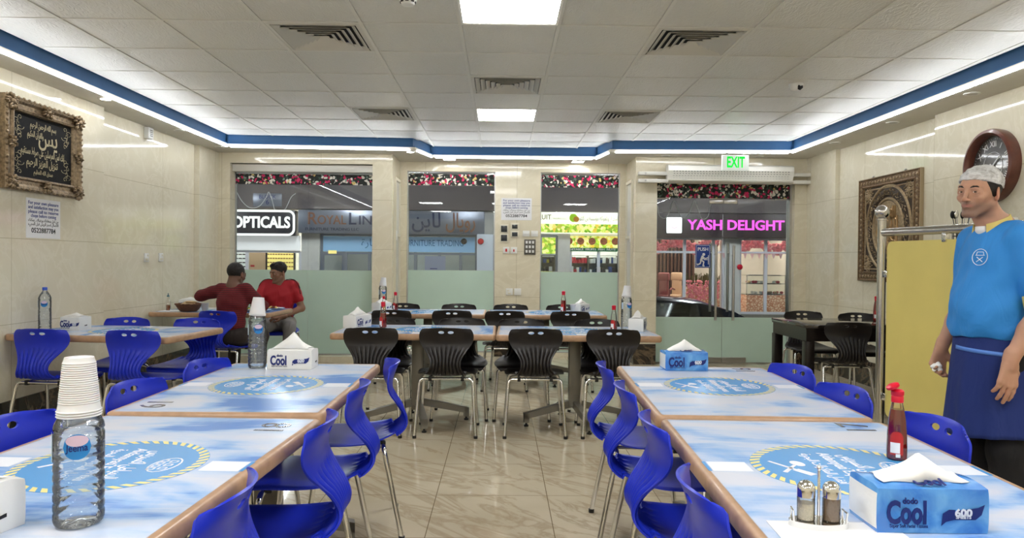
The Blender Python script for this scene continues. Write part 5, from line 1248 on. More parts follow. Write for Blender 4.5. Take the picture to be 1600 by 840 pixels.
for px_, c_, lab in ((751, 'red', 'round red bell mounted on the grey utility cabinet'), (725, 'blackp', 'round dark bell on the furniture shop frame')):
    p = px_y(px_, 377, FY-.5 if c_ == 'red' else FY-.06); g = G(); g.lathe([(.07, 0), (.075, .03), (.06, .06), (0, .075)], 24, mtx=TM(p.x, p.y+.003, p.z)); g.mi = 0; tag(g.done('alarm_bell', M[c_]), lab, 'bell')
# door of the furniture shop & stickers
a = px_box(502, 538, 390, 421, FY); g = G(); g.box(a[0], a[0]+.09, FY-.06, FY-.042, -.179, 1.44); g.box(a[1], a[1]+.09, FY-.06, FY-.042, -.179, 1.44); g.box(a[0]+.09, a[1], FY-.06, FY-.042, 1.36, 1.44); o = tag(g.done('shop_door', M['frameg']), 'grey framed door of the furniture shop', 'door')
g = G(); b = px_box(513, 526, 391, 396, FY-.06); g.box(b[0], b[1], FY-.066, FY-.0601, b[2], b[3]); g.done('sticker', M['yel_lit'], o)
# fruit shop: shelves, posters
for k, (a, b, c, d, lab, cols) in enumerate([(847, 868, 371, 396, 'green price poster on the left fruit shop window', 0), (879, 966, 369, 387, 'green banner with fruit pictures over the fruit shelves', 0)]):
    q = px_box(a, b, c, d, FY-.08); g = G(); g.box(q[0], q[1], FY-.09, FY-.07, q[2], q[3]); o = tag(g.done('fruit_banner', M['fruit']), lab, 'banner')
    if k:
        g = G()
        for j in range(5):
            r_ = .09; g.prism([(r_*math.cos(2*PI*t/20), r_*math.sin(2*PI*t/20)) for t in range(20)], 0, .006, TM(q[0]+.16+j*.29, FY-.0905, (q[2]+q[3])/2+.02))
        g.done('fruit_picture', mat('fruit_dish_print', lin(150, 90, 60), .4, var=.5, vscale=20, emit=.2), o)
q = px_box(879, 966, 388, 391, FY-.08); g = G(); g.box(q[0], q[1], FY-.09, FY-.07, q[2]-.02, q[3]+.02); o = tag(g.done('green_text_strip', mat('green_strip', lin(40, 110, 70), .4, emit=.1)), 'green strip lettered vegetable fruits fish nuts', 'banner')
g = G(); T(g, 'VEGETABLE  FRUITS  FISH  NUTS', .065, TM((q[0]+q[1])/2, FY-.0905, (q[2]+q[3])/2), bold=.02, width=(q[1]-q[0])*.9, ext=.002); g.done('lettering', M['paper'], o)
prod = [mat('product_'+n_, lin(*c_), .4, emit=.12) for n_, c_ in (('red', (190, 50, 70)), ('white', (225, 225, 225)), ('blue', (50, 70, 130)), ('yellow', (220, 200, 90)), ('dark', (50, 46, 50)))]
for (a, b, lab) in ((847, 867, 'left product rack in the fruit shop'), (880, 918, 'middle product rack in the fruit shop with red goods'), (920, 966, 'right product rack with eggs and bottles in the fruit shop')):
    q = px_box(a, b, 393, 424, FY+.45); e = empty('product_rack', ((q[0]+q[1])/2, FY+.45, -.18), 0, lab, 'shelf rack'); w = (q[1]-q[0])/2; rr = random.Random(a)
    g = G(); g.box(-w, w, .3, .33, 0, 1.55); g.box(-w-.02, -w, 0, .33, 0, 1.6); g.box(w, w+.02, 0, .33, 0, 1.6)
    for z in (.4, .65, .9, 1.15, 1.4, 1.6): g.box(-w, w, 0, .3, z-.012, z)
    g.done('shelf_frame', M['greysteel'], e)
    g = G()
    for zi, z in enumerate((.4, .65, .9, 1.15, 1.4)):
        x = -w+.03
        while x < w-.06:
            ww = rr.uniform(.05, .10); g.mi = rr.choice([0, 0, 1, 2, 4] if 'red' in lab else [1, 1, 2, 3, 4, 4]); g.box(x, x+ww-.008, .03, .25, z, z+rr.uniform(.08, .17), bev=.006); x += ww
    o = g.done('packaged_goods', prod, e); o['kind'] = 'stuff'
# dessert shop interior
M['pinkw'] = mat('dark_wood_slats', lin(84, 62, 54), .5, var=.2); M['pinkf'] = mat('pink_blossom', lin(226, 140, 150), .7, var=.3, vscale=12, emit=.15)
g = G(); rr = random.Random(5)
for (xa, xb) in ((3.9, 5.6), (6.1, 7.7)):
    for k in range(260): x = rr.uniform(xa, xb); z = rr.uniform(1.58, 1.86)+.1*math.sin(x*6); g.sphere((x, FY+.35+rr.uniform(-.12, .12), z), rr.uniform(.03, .06), 5)
tag(g.done('blossom_garland', M['pinkf']), 'band of pink blossoms hanging inside the top of the dessert shop windows', 'flowers', kind='stuff')
g = G()
for k in range(16): g.box(3.95+k*.105, 3.95+k*.105+.06, FY+2.6, FY+2.66, -.18, 2.6)
tag(g.done('slat_wall', M['pinkw']), 'dark slatted wall behind the armchair in the dessert shop', 'slat wall')
g = G(); g.box(3.9, 5.6, FY+2.7, FY+2.75, -.18, 2.6); tag(g.done('dark_backdrop', M['fac_dark']), 'dark brown back wall of the dessert shop seating area', 'wall panel')
q = px_box(1072, 1128, 427, 476, FY+.9)
e = empty('dessert_counter', ((q[0]+q[1])/2, FY+.9, -.18), 0, 'pink patterned counter with plant trough in the dessert shop', 'counter'); w = (q[1]-q[0])/2
def lattice(nm, c1, c2):
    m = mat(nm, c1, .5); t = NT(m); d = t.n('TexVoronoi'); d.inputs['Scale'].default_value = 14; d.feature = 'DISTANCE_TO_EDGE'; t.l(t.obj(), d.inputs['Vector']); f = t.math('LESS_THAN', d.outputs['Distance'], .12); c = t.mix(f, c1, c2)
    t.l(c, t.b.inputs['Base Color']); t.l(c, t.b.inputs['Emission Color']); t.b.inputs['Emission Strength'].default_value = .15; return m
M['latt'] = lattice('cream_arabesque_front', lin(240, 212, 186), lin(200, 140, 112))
g = G(); g.box(-w, w, 0, .5, .0, q[3]-.35+.18, bev=.01); g.done('body', M['latt'], e)
g = G(); rr = random.Random(8)
for k in range(160): g.sphere((rr.uniform(-w, w), -.04, rr.uniform(.45, q[3]-.2+.18)), rr.uniform(.02, .045), 5)
g.done('blossoms', M['pinkf'], e)['kind'] = 'stuff'
g = G()
for k in range(90): x = rr.uniform(-w, w); g.tube([(x, .1, q[3]-.38+.18), (x+rr.uniform(-.04, .04), .1, q[3]-.05+.18+rr.uniform(-.1, .06))], .012, 4)
g.done('plants', mat('olive_leaves', lin(96, 104, 60), .6), e)['kind'] = 'stuff'
q = px_box(1166, 1228, 427, 475, FY+.7)
e = empty('pastry_display_case', ((q[0]+q[1])/2, FY+.7, -.18), 0, 'pastry display case with glass top in the dessert shop', 'display case'); w = (q[1]-q[0])/2
g = G(); g.box(-w, w, 0, .6, 0, .60, bev=.01); g.done('base', M['latt'], e)
g = G()
for z in (.62, .9, 1.12): g.box(-w, w, 0, .6, z-.012, z+.012)
for x in (-w, -.01, w-.02): g.box(x, x+.02, 0, .02, .6, 1.12)
g.done('shelf_frame', M['chrome'], e)
g = G(); g.box(-w, w, -.006, -.001, .62, 1.12); g.done('glass', M['glass'], e)
g = G(); rr = random.Random(4)
for k in range(30): g.mi = k % 3; g.sphere((rr.uniform(-w+.06, w-.06), rr.uniform(.08, .3), (.635 if k % 2 else .915)+.03), (.05, .05, .035), 8)
g.done('pastries', [prod[0], prod[1], mat('cake_cream', lin(235, 210, 170), .6)], e)['kind'] = 'stuff'
# pennants
g = G(); 
for k in range(12):
    x = 5.6+k*.18; g.prism([(x-.05, 1.50), (x+.05, 1.50), (x, 1.36)], 0, .004, Matrix.Translation((0, FY-.07, 0)) @ Euler((PI/2, 0, 0)).to_matrix().to_4x4())
g.tube([(5.5, FY-.07, 1.50), (7.7, FY-.07, 1.50)], .006, 5); tag(g.done('pennant_string', mat('white_pink_pennant', lin(225, 180, 185), .5)), 'string of small white pennants across the dessert shop glass', 'bunting')
g = G(); q = px_y(1156, 417, FY-.14); g.sphere(tuple(q), .07, 14); o = tag(g.done('red_ornament', M['kred']), 'round red ornament hanging on the white dessert shop pillar', 'ornament')
# armchair seen through the glass
def armchair(px, pz, Y, col, lab, s=1):
    p = px_y(px, pz, Y); e = empty('office_armchair', (p.x, Y, -.18), R(-30), lab, 'armchair'); mm = mat('chair_leather_%d' % px, col, .45)
    g = G(); g.box(-.22*s, .22*s, -.06, .07, .50, 1.10, bev=.05, seg=3); g.box(-.27*s, .27*s, -.07, .06, .92, 1.16, bev=.05, seg=3); g.done('backrest', mm, e); g = G(); g.box(-.27*s, .27*s, -.5, .05, .42, .54, bev=.04, seg=3); g.done('seat', mm, e)
    g = G()
    for sx in (-1, 1): g.tube([(sx*.3, 0, .70), (sx*.31, -.3, .74), (sx*.30, -.42, .70), (sx*.27, -.4, .5)], .025, 8)
    g.done('armrest', mm, e)
    g = G(); g.tube([(0, -.2, .08), (0, -.2, .43)], .03, 10)
    for k in range(5): a = 2*PI*k/5; g.tube([(0, -.2, .1), (.27*math.cos(a), -.2+.27*math.sin(a), .05)], .018, 8)
    g.done('base', M['chrome'], e)
armchair(1057, 470, FY+2.2, lin(214, 186, 160), 'cream high-back armchair in the dessert shop window', .62); armchair(1037, 470, FY+1.7, lin(140, 84, 88), 'dark pink armchair at the left edge of the dessert shop', .62)
# grey plinth under the dessert shop
g = G(); g.box(3.78, 5.58, FY-.16, FY+.06, -.1795, -.032, bev=.005); g.box(6.04, 7.66, FY-.16, FY+.06, -.1795, -.032, bev=.005); tag(g.done('shop_plinth', M['greysteel']), 'grey plinth below the dessert shop windows', 'plinth')
# wall box on the beam
e = empty('beam_number_plate', (px_y(418, 312, FY-.26).x, FY-.2502, px_y(418, 312, FY-.26).z), 0, 'grey plate lettered block 6 on the beam above the opticians', 'plate')
g = G(); g.box(-.35, .35, -.02, 0, -.16, .16, bev=.004); g.done('plate', M['silver'], e); g = G(); T(g, 'BLOCK', .13, TM(0, -.021, .07)); T(g, '6', .17, TM(0, -.021, -.06)); g.done('lettering', M['navy'], e)
# ---- parked cars (side on), seen over the frosted glass
M['carp'] = mat('dark_grey_car_paint', lin(52, 52, 58), .22, .5, coat=1); M['carg'] = mat('dark_car_glass', lin(16, 18, 22), .05, coat=1); M['tyre'] = mat('tyre_rubber', lin(22, 22, 22), .7)
M['carb'] = mat('black_car_paint', lin(26, 26, 30), .2, .3, coat=1)
def car(x, y, rz, prof, roofz, L, Wd, paint, lab, glassz):
    e = empty('parked_car', (x, y, SZ), R(rz), lab, 'car')
    P = []
    n = len(prof)
    for j, (wv, sh) in enumerate(((-1, .0), (-.93, .03), (-.82, .0))): pass
    # body below the glass line, lofted across the width
    rows = []
    for t in [-1, -.97, -.88, -.5, 0, .5, .88, .97, 1]:
        k = 1-.035*(abs(t)**6)
        rows.append([(px_*k, t*Wd/2, .20+(pz_-.20)*(1-.10*abs(t)**6)) for px_, pz_ in prof['body']])
    g = G(); g.grid(rows, cv=True); g._new(rows[0], [list(range(len(rows[0])))]); g._new(rows[-1], [list(range(len(rows[0])))]); g.done('body', paint, e)
    rows = []
    for t in [-1, -.96, -.8, 0, .8, .96, 1]:
        k = .80 if abs(t) < 2 else 1
        rows.append([(px_, t*Wd/2*(.97-.20*(pz_-glassz)/(roofz-glassz)), pz_-(.05*abs(t)**8 if pz_ > roofz-.1 else 0)) for px_, pz_ in prof['cabin']])
    g = G(); g.grid(rows, cv=True); g._new(rows[0], [list(range(len(rows[0])))]); g._new(rows[-1], [list(range(len(rows[0])))]); g.done('cabin', paint, e)
    for s in (-1, 1):
        for w_ in prof['win']:
            g = G(); pts = []
            for px_, pz_ in w_: pts.append((px_, s*(Wd/2*(.97-.20*(pz_-glassz)/(roofz-glassz))+.004), pz_))
            g._new(pts+[(a, b-s*.01, c) for a, b, c in pts], [list(range(len(pts))), list(range(len(pts), 2*len(pts)))]+[(i, (i+1) % len(pts), len(pts)+(i+1) % len(pts), len(pts)+i) for i in range(len(pts))]); g.done('side_window', M['carg'], e)
        for wx in prof['wheels']:
            g = G(); m = Matrix.Translation((wx, s*(Wd/2-.2), .32)) @ Euler((-s*PI/2, 0, 0)).to_matrix().to_4x4(); g.lathe([(0, 0), (.3, 0), (.32, .03), (.32, .18), (.3, .205), (.2, .205), (.19, .19), (0, .19)], 30, mtx=m, cap=False); wl = g.done('wheel', M['tyre'], e)
            g = G(); g.lathe([(.185, .192), (.18, .20), (.05, .197), (0, .2)], 24, mtx=m, cap=False); g.done('hubcap', M['chrome'], wl)
sed = dict(body=[(-2.25, .35), (-2.28, .62), (-2.15, .82), (-1.55, .92), (1.3, .94), (2.05, .86), (2.25, .68), (2.25, .38), (2.0, .22), (-2.0, .22)],
           cabin=[(-1.9, .86), (-1.35, 1.20), (-.85, 1.36), (-.2, 1.41), (.5, 1.37), (1.0, 1.20), (1.55, .90), (1.5, .82), (-1.8, .82)],
           win=[[(-1.35, .98), (-1.05, 1.20), (-.72, 1.30), (-.30, 1.335), (-.30, .97)], [(-.24, .97), (-.24, 1.335), (.42, 1.30), (.82, 1.14), (1.12, .96)]], wheels=(-1.4, 1.4))
car(2.52, 11.45, 0, sed, 1.41, 4.5, 1.75, M['carp'], 'dark grey sedan parked outside the glass door', .9)
suv = dict(body=[(-2.2, .4), (-2.25, .8), (-2.1, 1.08), (-1.2, 1.13), (2.1, 1.15), (2.25, 1.0), (2.3, .45), (2.0, .25), (-2.0, .25)],
           cabin=[(-1.55, 1.1), (-.95, 1.55), (-.6, 1.70), (0, 1.76), (1.4, 1.74), (1.95, 1.55), (2.15, 1.12), (2.1, 1.02), (-1.5, 1.02)],
           win=[[(-1.1, 1.18), (-.75, 1.48), (-.45, 1.60), (.1, 1.65), (.1, 1.18)], [(.18, 1.18), (.18, 1.65), (1.3, 1.63), (1.6, 1.48), (1.75, 1.18)]], wheels=(-1.4, 1.4))
car(-.05, 13.9, 0, suv, 1.76, 4.5, 1.85, M['carb'], 'black tall car parked behind the middle windows', 1.12)
# ------------------------------------------------------------------ people: smooth-union bodies meshed by surface nets
V3 = lambda *a: np.array(a, dtype=np.float32)
class Blob:
    def __init__(s): s.p = []; s.cuts = []
    def cap(s, a, b, ra, rb=None, k=.02, sub=False): s.p.append(('c', np.array(a, float), np.array(b, float), ra, ra if rb is None else rb, k, sub)); return s
    def ell(s, c, r, rot=None, k=.02, sub=False): s.p.append(('e', np.array(c, float), np.array(r, float), rot, None, k, sub)); return s
    def chain(s, pts, rs, k=.01):
        for i in range(len(pts)-1): s.cap(pts[i], pts[i+1], rs[i], rs[i+1], k if i == 0 else .003)
        return s
    def cut(s, n, d): s.cuts.append((np.array(n, float), d)); return s       # keep n.p < d
    def mesh(s, h, noise=None):
        lo, hi = np.full(3, 9.), np.full(3, -9.)
        for t in s.p:
            if t[-1]: continue
            if t[0] == 'c': r = max(t[3], t[4]); a, b = np.minimum(t[1], t[2])-r, np.maximum(t[1], t[2])+r
            else: r = max(t[2]); a, b = t[1]-r, t[1]+r
            lo = np.minimum(lo, a); hi = np.maximum(hi, b)
        lo -= 4*h; hi += 4*h; n = np.ceil((hi-lo)/h).astype(int)+1
        F = np.full(n, .3, np.float32)
        for t in s.p:
            k = t[5]; pad = k+3*h
            if t[0] == 'c': r = max(t[3], t[4]); a, b = np.minimum(t[1], t[2])-r-pad, np.maximum(t[1], t[2])+r+pad
            else: r = max(t[2]) if t[3] is not None else t[2]; a, b = t[1]-r-pad, t[1]+r+pad
            i0 = np.clip(((a-lo)/h).astype(int), 0, n-1); i1 = np.clip(((b-lo)/h).astype(int)+2, 1, n)
            X = [lo[q]+h*np.arange(i0[q], i1[q]) for q in range(3)]
            P = np.stack(np.meshgrid(*X, indexing='ij'), -1).astype(np.float32)
            if t[0] == 'c':
                ba = t[2]-t[1]; pa = P-t[1]; hh = np.clip((pa@ba)/max(ba@ba, 1e-9), 0, 1)[..., None]
                d = np.linalg.norm(pa-hh*ba, axis=-1)-(t[3]+(t[4]-t[3])*hh[..., 0])
            else:
                q = P-t[1]
                if t[3] is not None: q = q@t[3]      # rot columns = local axes
                k0 = np.linalg.norm(q/t[2], axis=-1); k1 = np.linalg.norm(q/t[2]**2, axis=-1)+1e-9; d = k0*(k0-1)/k1
            sl = tuple(slice(i0[q], i1[q]) for q in range(3)); A = F[sl]
            if t[6]: d = -d; hh = np.maximum(k-np.abs(A-d), 0)/k; F[sl] = np.maximum(A, d)+hh*hh*k*.25
            else: hh = np.maximum(k-np.abs(A-d), 0)/k; F[sl] = np.minimum(A, d)-hh*hh*k*.25
        if s.cuts or noise:
            X = [lo[q]+h*np.arange(n[q]) for q in range(3)]
            for nn, dd in s.cuts: F = np.maximum(F, (nn[0]*X[0])[:, None, None]+(nn[1]*X[1])[None, :, None]+(nn[2]*X[2])[None, None, :]-dd)
            if noise:
                P = np.meshgrid(*X, indexing='ij', sparse=True); F = F+noise(*P)
        F = F.astype(np.float32)
        ins = F < 0
        c = np.zeros([m-1 for m in n], np.int8)
        for dx in (0, 1):
            for dy in (0, 1):
                for dz in (0, 1): c += ins[dx:n[0]-1+dx, dy:n[1]-1+dy, dz:n[2]-1+dz]
        act = np.argwhere((c > 0) & (c < 8)); idx = -np.ones(c.shape, np.int64); idx[tuple(act.T)] = np.arange(len(act))
        acc = np.zeros((len(act), 3)); cnt = np.zeros(len(act))
        cor = [(x, y, z) for x in (0, 1) for y in (0, 1) for z in (0, 1)]
        for a in cor:
            for ax in range(3):
                if a[ax]: continue
                b = list(a); b[ax] = 1
                fa = F[tuple((act+a).T)]; fb = F[tuple((act+b).T)]; m = (fa < 0) != (fb < 0)
                t = np.where(m, fa/np.where(m, fa-fb, 1), 0); p = np.array(a, float)[None]+np.zeros((len(act), 3)); p[:, ax] += t
                acc[m] += p[m]; cnt[m] += 1
        V = lo+h*(act+acc/cnt[:, None])
        Fs = []
        for ax in range(3):
            sh = [slice(None)]*3; s2 = [slice(None)]*3; sh[ax] = slice(0, n[ax]-1); s2[ax] = slice(1, n[ax])
            A, B = ins[tuple(sh)], ins[tuple(s2)]; e_ = np.argwhere(A != B); u, v = (ax+1) % 3, (ax+2) % 3
            ok = (e_[:, u] > 0) & (e_[:, v] > 0) & (e_[:, u] < n[u]-1) & (e_[:, v] < n[v]-1); e_ = e_[ok]
            fl = A[tuple(e_.T)]
            q = []
            for du, dv in ((-1, -1), (0, -1), (0, 0), (-1, 0)):
                w = e_.copy(); w[:, u] += du; w[:, v] += dv; q.append(idx[tuple(w.T)])
            q = np.stack(q, 1); q[~fl] = q[~fl][:, ::-1]; Fs.append(q)
        Fs = np.concatenate(Fs)
        # light Laplacian smoothing of the cell vertices
        nb = np.zeros_like(V); nc = np.zeros(len(V))
        for _ in range(1):
            nb[:] = 0; nc[:] = 0
            for i in range(4): np.add.at(nb, Fs[:, i], V[Fs[:, (i+1) % 4]]+V[Fs[:, (i+3) % 4]]); np.add.at(nc, Fs[:, i], 2)
            V = V*.5+.5*nb/np.maximum(nc, 1)[:, None]
        return V, Fs
def blob_obj(b, h, name, m, parent, color=None, noise=None):
    V, Fs = b.mesh(h, noise); me = bpy.data.meshes.new(name)
    me.from_pydata(V.tolist(), [], Fs.tolist()); me.polygons.foreach_set('use_smooth', [True]*len(me.polygons))
    if color is not None:
        at = me.color_attributes.new('Col', 'FLOAT_COLOR', 'POINT'); c = np.ones((len(V), 4), np.float32); c[:, :3] = color(V); at.data.foreach_set('color', c.ravel())
    me.materials.append(m); o = bpy.data.objects.new(name, me); COL.objects.link(o); o.parent = parent; return o
def skin_mat(name):
    m = mat(name, (.5, .3, .2, 1), .48, sub=.08, bump=.12, bscale=220); nt = m.node_tree; a = nt.nodes.new('ShaderNodeVertexColor'); a.layer_name = 'Col'; nt.links.new(a.outputs[0], nt.nodes['Principled BSDF'].inputs['Base Color']); return m
def rotz(a): c, s = math.cos(a), math.sin(a); return np.array([[c, -s, 0], [s, c, 0], [0, 0, 1.]])
def rotx(a): c, s = math.cos(a), math.sin(a); return np.array([[1, 0, 0], [0, c, -s], [0, s, c]])
def roty(a): c, s = math.cos(a), math.sin(a); return np.array([[c, 0, s], [0, 1, 0], [-s, 0, c]])
class Head:
    """face looks along local -y; C centre (mid height), Rm rotation, s scale"""
    def __init__(h, C, Rm, s): h.C = np.array(C, float); h.R = Rm; h.s = s
    def w(h, p): return h.C+h.R@(np.array(p, float)*h.s)
    def build(h, b, jaw=1.0, neck=None, nr=.056):
        s = h.s; E_ = lambda c, r, k=.012, sub=False, rot=None: b.ell(h.w(c), np.array(r)*s, h.R if rot is None else h.R@rot, k*s, sub)
        Cp = lambda a, c, ra, rb=None, k=.01, sub=False: b.cap(h.w(a), h.w(c), ra*s, (rb if rb else ra)*s, k*s, sub)
        E_((0, .018, .034), (.073, .095, .081)); E_((0, -.016, .010), (.060, .072, .080), .02)
        E_((0, -.024, -.042), (.047*jaw, .060, .058), .025); E_((0, -.068, -.097), (.020*jaw, .018, .016), .022)
        for q in (-1, 1):
            Cp((q*.052*jaw, .004, -.056), (q*.020*jaw, -.062, -.099), .012, .012, .022)      # jaw line
            E_((q*.043, -.056, -.022), (.019, .020, .017), .02)                    # cheekbone
            Cp((q*.012, -.0855, .026), (q*.046, -.070, .027), .0085, .008, .014)       # brow ridge
            E_((q*.031, -.103, .004), (.019, .016, .0105), .010, True)                # eye hollow
        Cp((0, -.084, .024), (0, -.1065, -.024), .0068, .0085, .010); E_((0, -.109, -.030), (.0110, .0115, .0095), .008)
        for q in (-1, 1): E_((q*.0125, -.0985, -.034), (.0070, .0095, .0072), .006)
        for q in (-1, 1): E_((q*.0062, -.102, -.0412), (.0034, .0046, .0028), .003, True)
        E_((0, -.072, -.059), (.029, .016, .021), .015)                              # muzzle
        Cp((0, -.0885, -.0445), (0, -.0895, -.049), .0032, .0032, .006)
        for q in (-1, 1):
            Cp((0, -.0868, -.0548), (q*.0275, -.0765, -.0585), .0034, .0020, .005); Cp((0, -.0862, -.0630), (q*.024, -.0765, -.0605), .0040, .0026, .006)
        Cp((-.014, -.0900, -.0590), (.014, -.0900, -.0590), .0016, None, .003, True)
        E_((0, -.0905, -.0765), (.016, .008, .005), .006, True)
        for q in (-1, 1):     # ears
            rr_ = rotz(q*.40)@rotx(-.15); E_((q*.078, .014, -.003), (.0065, .019, .031), .006, False, rr_); E_((q*.0850, .010, .003), (.0045, .011, .019), .004, True, rr_)
            Cp((q*.074, .006, -.022), (q*.077, .004, -.03), .006, .0045, .006)
            X0, Y0, Z0, RR = q*.0305, -.0745, .0040, .0136
            def lid(t, up): x = .0148*t; z = (.0070 if up > 0 else -.0062)*(1-t*t); return (X0+x, Y0-math.sqrt(max(RR*RR-x*x*.85-z*z, 1e-6)), Z0+z)
            for up, r_ in ((1, .0025), (-1, .0019)):
                P = [lid(t, up) for t in np.linspace(-1, 1, 9)]
                for a, c in zip(P, P[1:]): Cp(a, c, r_, None, .003)
            P = [(X0+.0155*t, -.0855-.0035*(1-t*t), Z0+.0115+.003*(1-t*t)) for t in np.linspace(-1, 1, 6)]
            for a, c in zip(P, P[1:]): Cp(a, c, .0022, None, .006)
            E_((q*.0475, -.0700, .002), (.007, .009, .010), .008); E_((q*.0305, -.0770, -.0095), (.0145, .0085, .0058), .006); E_((q*.0440, -.0725, .0135), (.008, .009, .007), .006)
        if neck is not None:
            b.cap(h.w((0, .028, -.045)), neck, nr*s, nr*1.06, .02)
            for q in (-1, 1): b.cap(h.w((q*.055, .02, -.045)), (neck[0]+q*.012, neck[1]-.055, neck[2]+.015), .013*s, .011, .02)
    def color(h, V, base, stub=0, lip=(.42, .16, .13)):
        L = ((V-h.C)@h.R)/h.s; x, y, z = L.T; c = np.tile(np.array(base, np.float32), (len(V), 1))
        near = (np.abs(x) < .1) & (np.abs(z) < .14) & (np.abs(y) < .13)
        if stub:
            d = (np.clip((-.036-z-.0*y)/.022, 0, 1)*np.clip((.02-y)/.03, 0, 1)*np.clip((z+.125)/.02, 0, 1)); d *= near
            mo = np.exp(-((x/.026)**2+((z+.046)/.007)**2))*(y < -.07)
            d = np.clip(d*1.0+mo*.6*near, 0, 1)[:, None]*stub; c = c*(1-d)+np.array((.06, .045, .04))*d
        l = (np.exp(-((x/.025)**4+((z+.0590)/.0068)**4))*(y < -.076)*near)[:, None]*.7; c = c*(1-l)+np.array(lip)*l
        n = (np.exp(-((x/.02)**2+((z+.034)/.014)**2))*(y < -.095)*near)[:, None]*.25; c = c*(1-n)+np.array(base)*np.array((1.15, .8, .75))*n
        e = (np.exp(-((np.abs(x)-.083)/.012)**2)*(np.abs(z) < .035)*(np.abs(y-.01) < .03))[:, None]*.3; c = c*(1-e)+np.array(base)*np.array((1.2, .75, .7))*e
        return c
    def face_parts(h, parent, look=(0, -1, 0), brow=(.03, .02, .015), iris=(.12, .06, .03), open_=.0):
        s = h.s; lk = Vector(look).normalized()
        for q in (-1, 1):
            c = h.w((q*.0305, -.0742, .0042)); g = G(); g.sphere((0, 0, 0), .0126*s, 18, rot=None)
            e_ = g.done('eye', M['eyew'], parent); e_.location = c
            rq = Vector((0, 0, 1)).rotation_difference(Vector(h.R@np.array(look))).to_matrix().to_4x4()
            g = G(); r_ = .0126*s; g.lathe([(r_*math.sin(t), r_*math.cos(t)+.0003) for t in np.linspace(.50, 0, 6)], 20, mtx=rq, cap=False); ir = g.done('iris', mat('iris_brown', tuple(iris)+(1,), .2) if 'iris_brown' not in bpy.data.materials else bpy.data.materials['iris_brown'], e_)
            g = G(); g.lathe([(r_*math.sin(t), r_*math.cos(t)+.0006) for t in np.linspace(.2, 0, 4)], 14, mtx=rq, cap=False); g.done('pupil', M['blackp'], e_)
            bb = Blob(); pts = [(q*.013, -.0915, .0235), (q*.026, -.0895, .0285), (q*.038, -.0830, .0290), (q*.050, -.0735, .0225)]
            for a, c2, r1, r2 in zip(pts, pts[1:], (.0030, .0038, .0032), (.0038, .0032, .0014)): bb.cap(h.w(a), h.w(c2), r1*s, r2*s, .002)
            blob_obj(bb, .0014, 'eyebrow', M['hair'], parent)
M['eyew'] = mat('eye_white', lin(225, 220, 212), .2); M['hair'] = mat('short_black_hair', lin(24, 19, 17), .6, var=.2, vscale=60, bump=.8, bscale=260)
def hand(b, wrist, d, pn, side, curls, s=1.0, spread=.0, thumb=.5, r=.0083):
    """fingers point along d, palm faces pn; side +1: thumb on +cross side"""
    d = np.array(d, float); d /= np.linalg.norm(d); pn = np.array(pn, float); pn -= d*(pn@d); pn /= np.linalg.norm(pn); sd = np.cross(d, pn)*side
    W_ = np.array(wrist, float); tips = []
    b.cap(W_-d*.03*s, W_+d*.02*s, .024*s, .024*s, .015)
    for i, (off, L, kn) in enumerate(((.029, .072, .088), (.0095, .080, .092), (-.0105, .074, .088), (-.0285, .058, .080))):
        root = W_+sd*off*.55*s+d*.015*s; K_ = W_+sd*off*s+d*kn*s
        b.cap(root, K_, .015*s, .0115*s, .010)
        c = curls[i]; q = d*math.cos(.2*c)+pn*math.sin(.2*c)+sd*spread*(1.5-i)*.3; q /= np.linalg.norm(q); P = [K_-d*.006]; a = .2*c
        for L_, w in ((.45, .45), (.30, .95), (.25, .6)):
            a += c*w; dd = d*math.cos(a)+pn*math.sin(a)+sd*spread*(1.5-i)*.25; dd /= np.linalg.norm(dd); P.append(P[-1]+dd*L*L_*s)
        b.chain(P, [r*1.12*s, r*1.02*s, r*.95*s, r*.8*s], .006)
    t0 = W_+sd*.020*s+d*.022*s+pn*.006*s; t1 = t0+(d*.55+sd*.62+pn*.35)*.042*s; t2 = t1+(d*.85+sd*.22*(1-thumb)+pn*.30*thumb)*.033*s; t3 = t2+(d*.9-sd*.2*thumb+pn*.30*thumb)*.027*s
    b.cap(t0, t1, .0155*s, .0115*s, .012); b.chain([t1, t2, t3], [.0108*s, .0095*s, .008*s], .005)
def cloth(name, col, rough=.8, sc=9, st=.5):
    m = mat(name, col, rough); t = NT(m); v = t.obj()
    n = t.noise(t.mapping(v, (1, 1, .45), (.3, .2, .4)), sc, 3, 1.2); w = t.noise(v, 420, 1); bp = t.n('Bump'); bp.inputs['Strength'].default_value = st; bp.inputs['Distance'].default_value = .03
    t.l(t.math('ADD', n, t.math('MULTIPLY', w, .02)), bp.inputs['Height']); t.l(bp.outputs[0], t.b.inputs['Normal']); return m
SK = skin_mat('skin')
# ---------------------------------------------------------------- waiter
WX, WY = 2.125, 3.05
wa = empty('person', (WX, WY, 0), R(-90), 'waiter in light blue shirt, navy apron and white hair net standing at the right', 'person')
hd = Head((0, -.075, 1.562), rotz(R(27))@rotx(R(3))@roty(R(4)), .93)
b = Blob(); hd.build(b, jaw=1.06, neck=(0, .01, 1.385), nr=.056)
b.cap((0, .03, 1.42), (0, .02, 1.36), .052, .065, .03)
b.ell((0, 0, 1.2), (.14, .085, .2), k=.05); b.ell((0, 0, .98), (.13, .09, .15), k=.05); b.cap((-.14, .01, 1.35), (.14, .01, 1.35), .04, .04, .05)
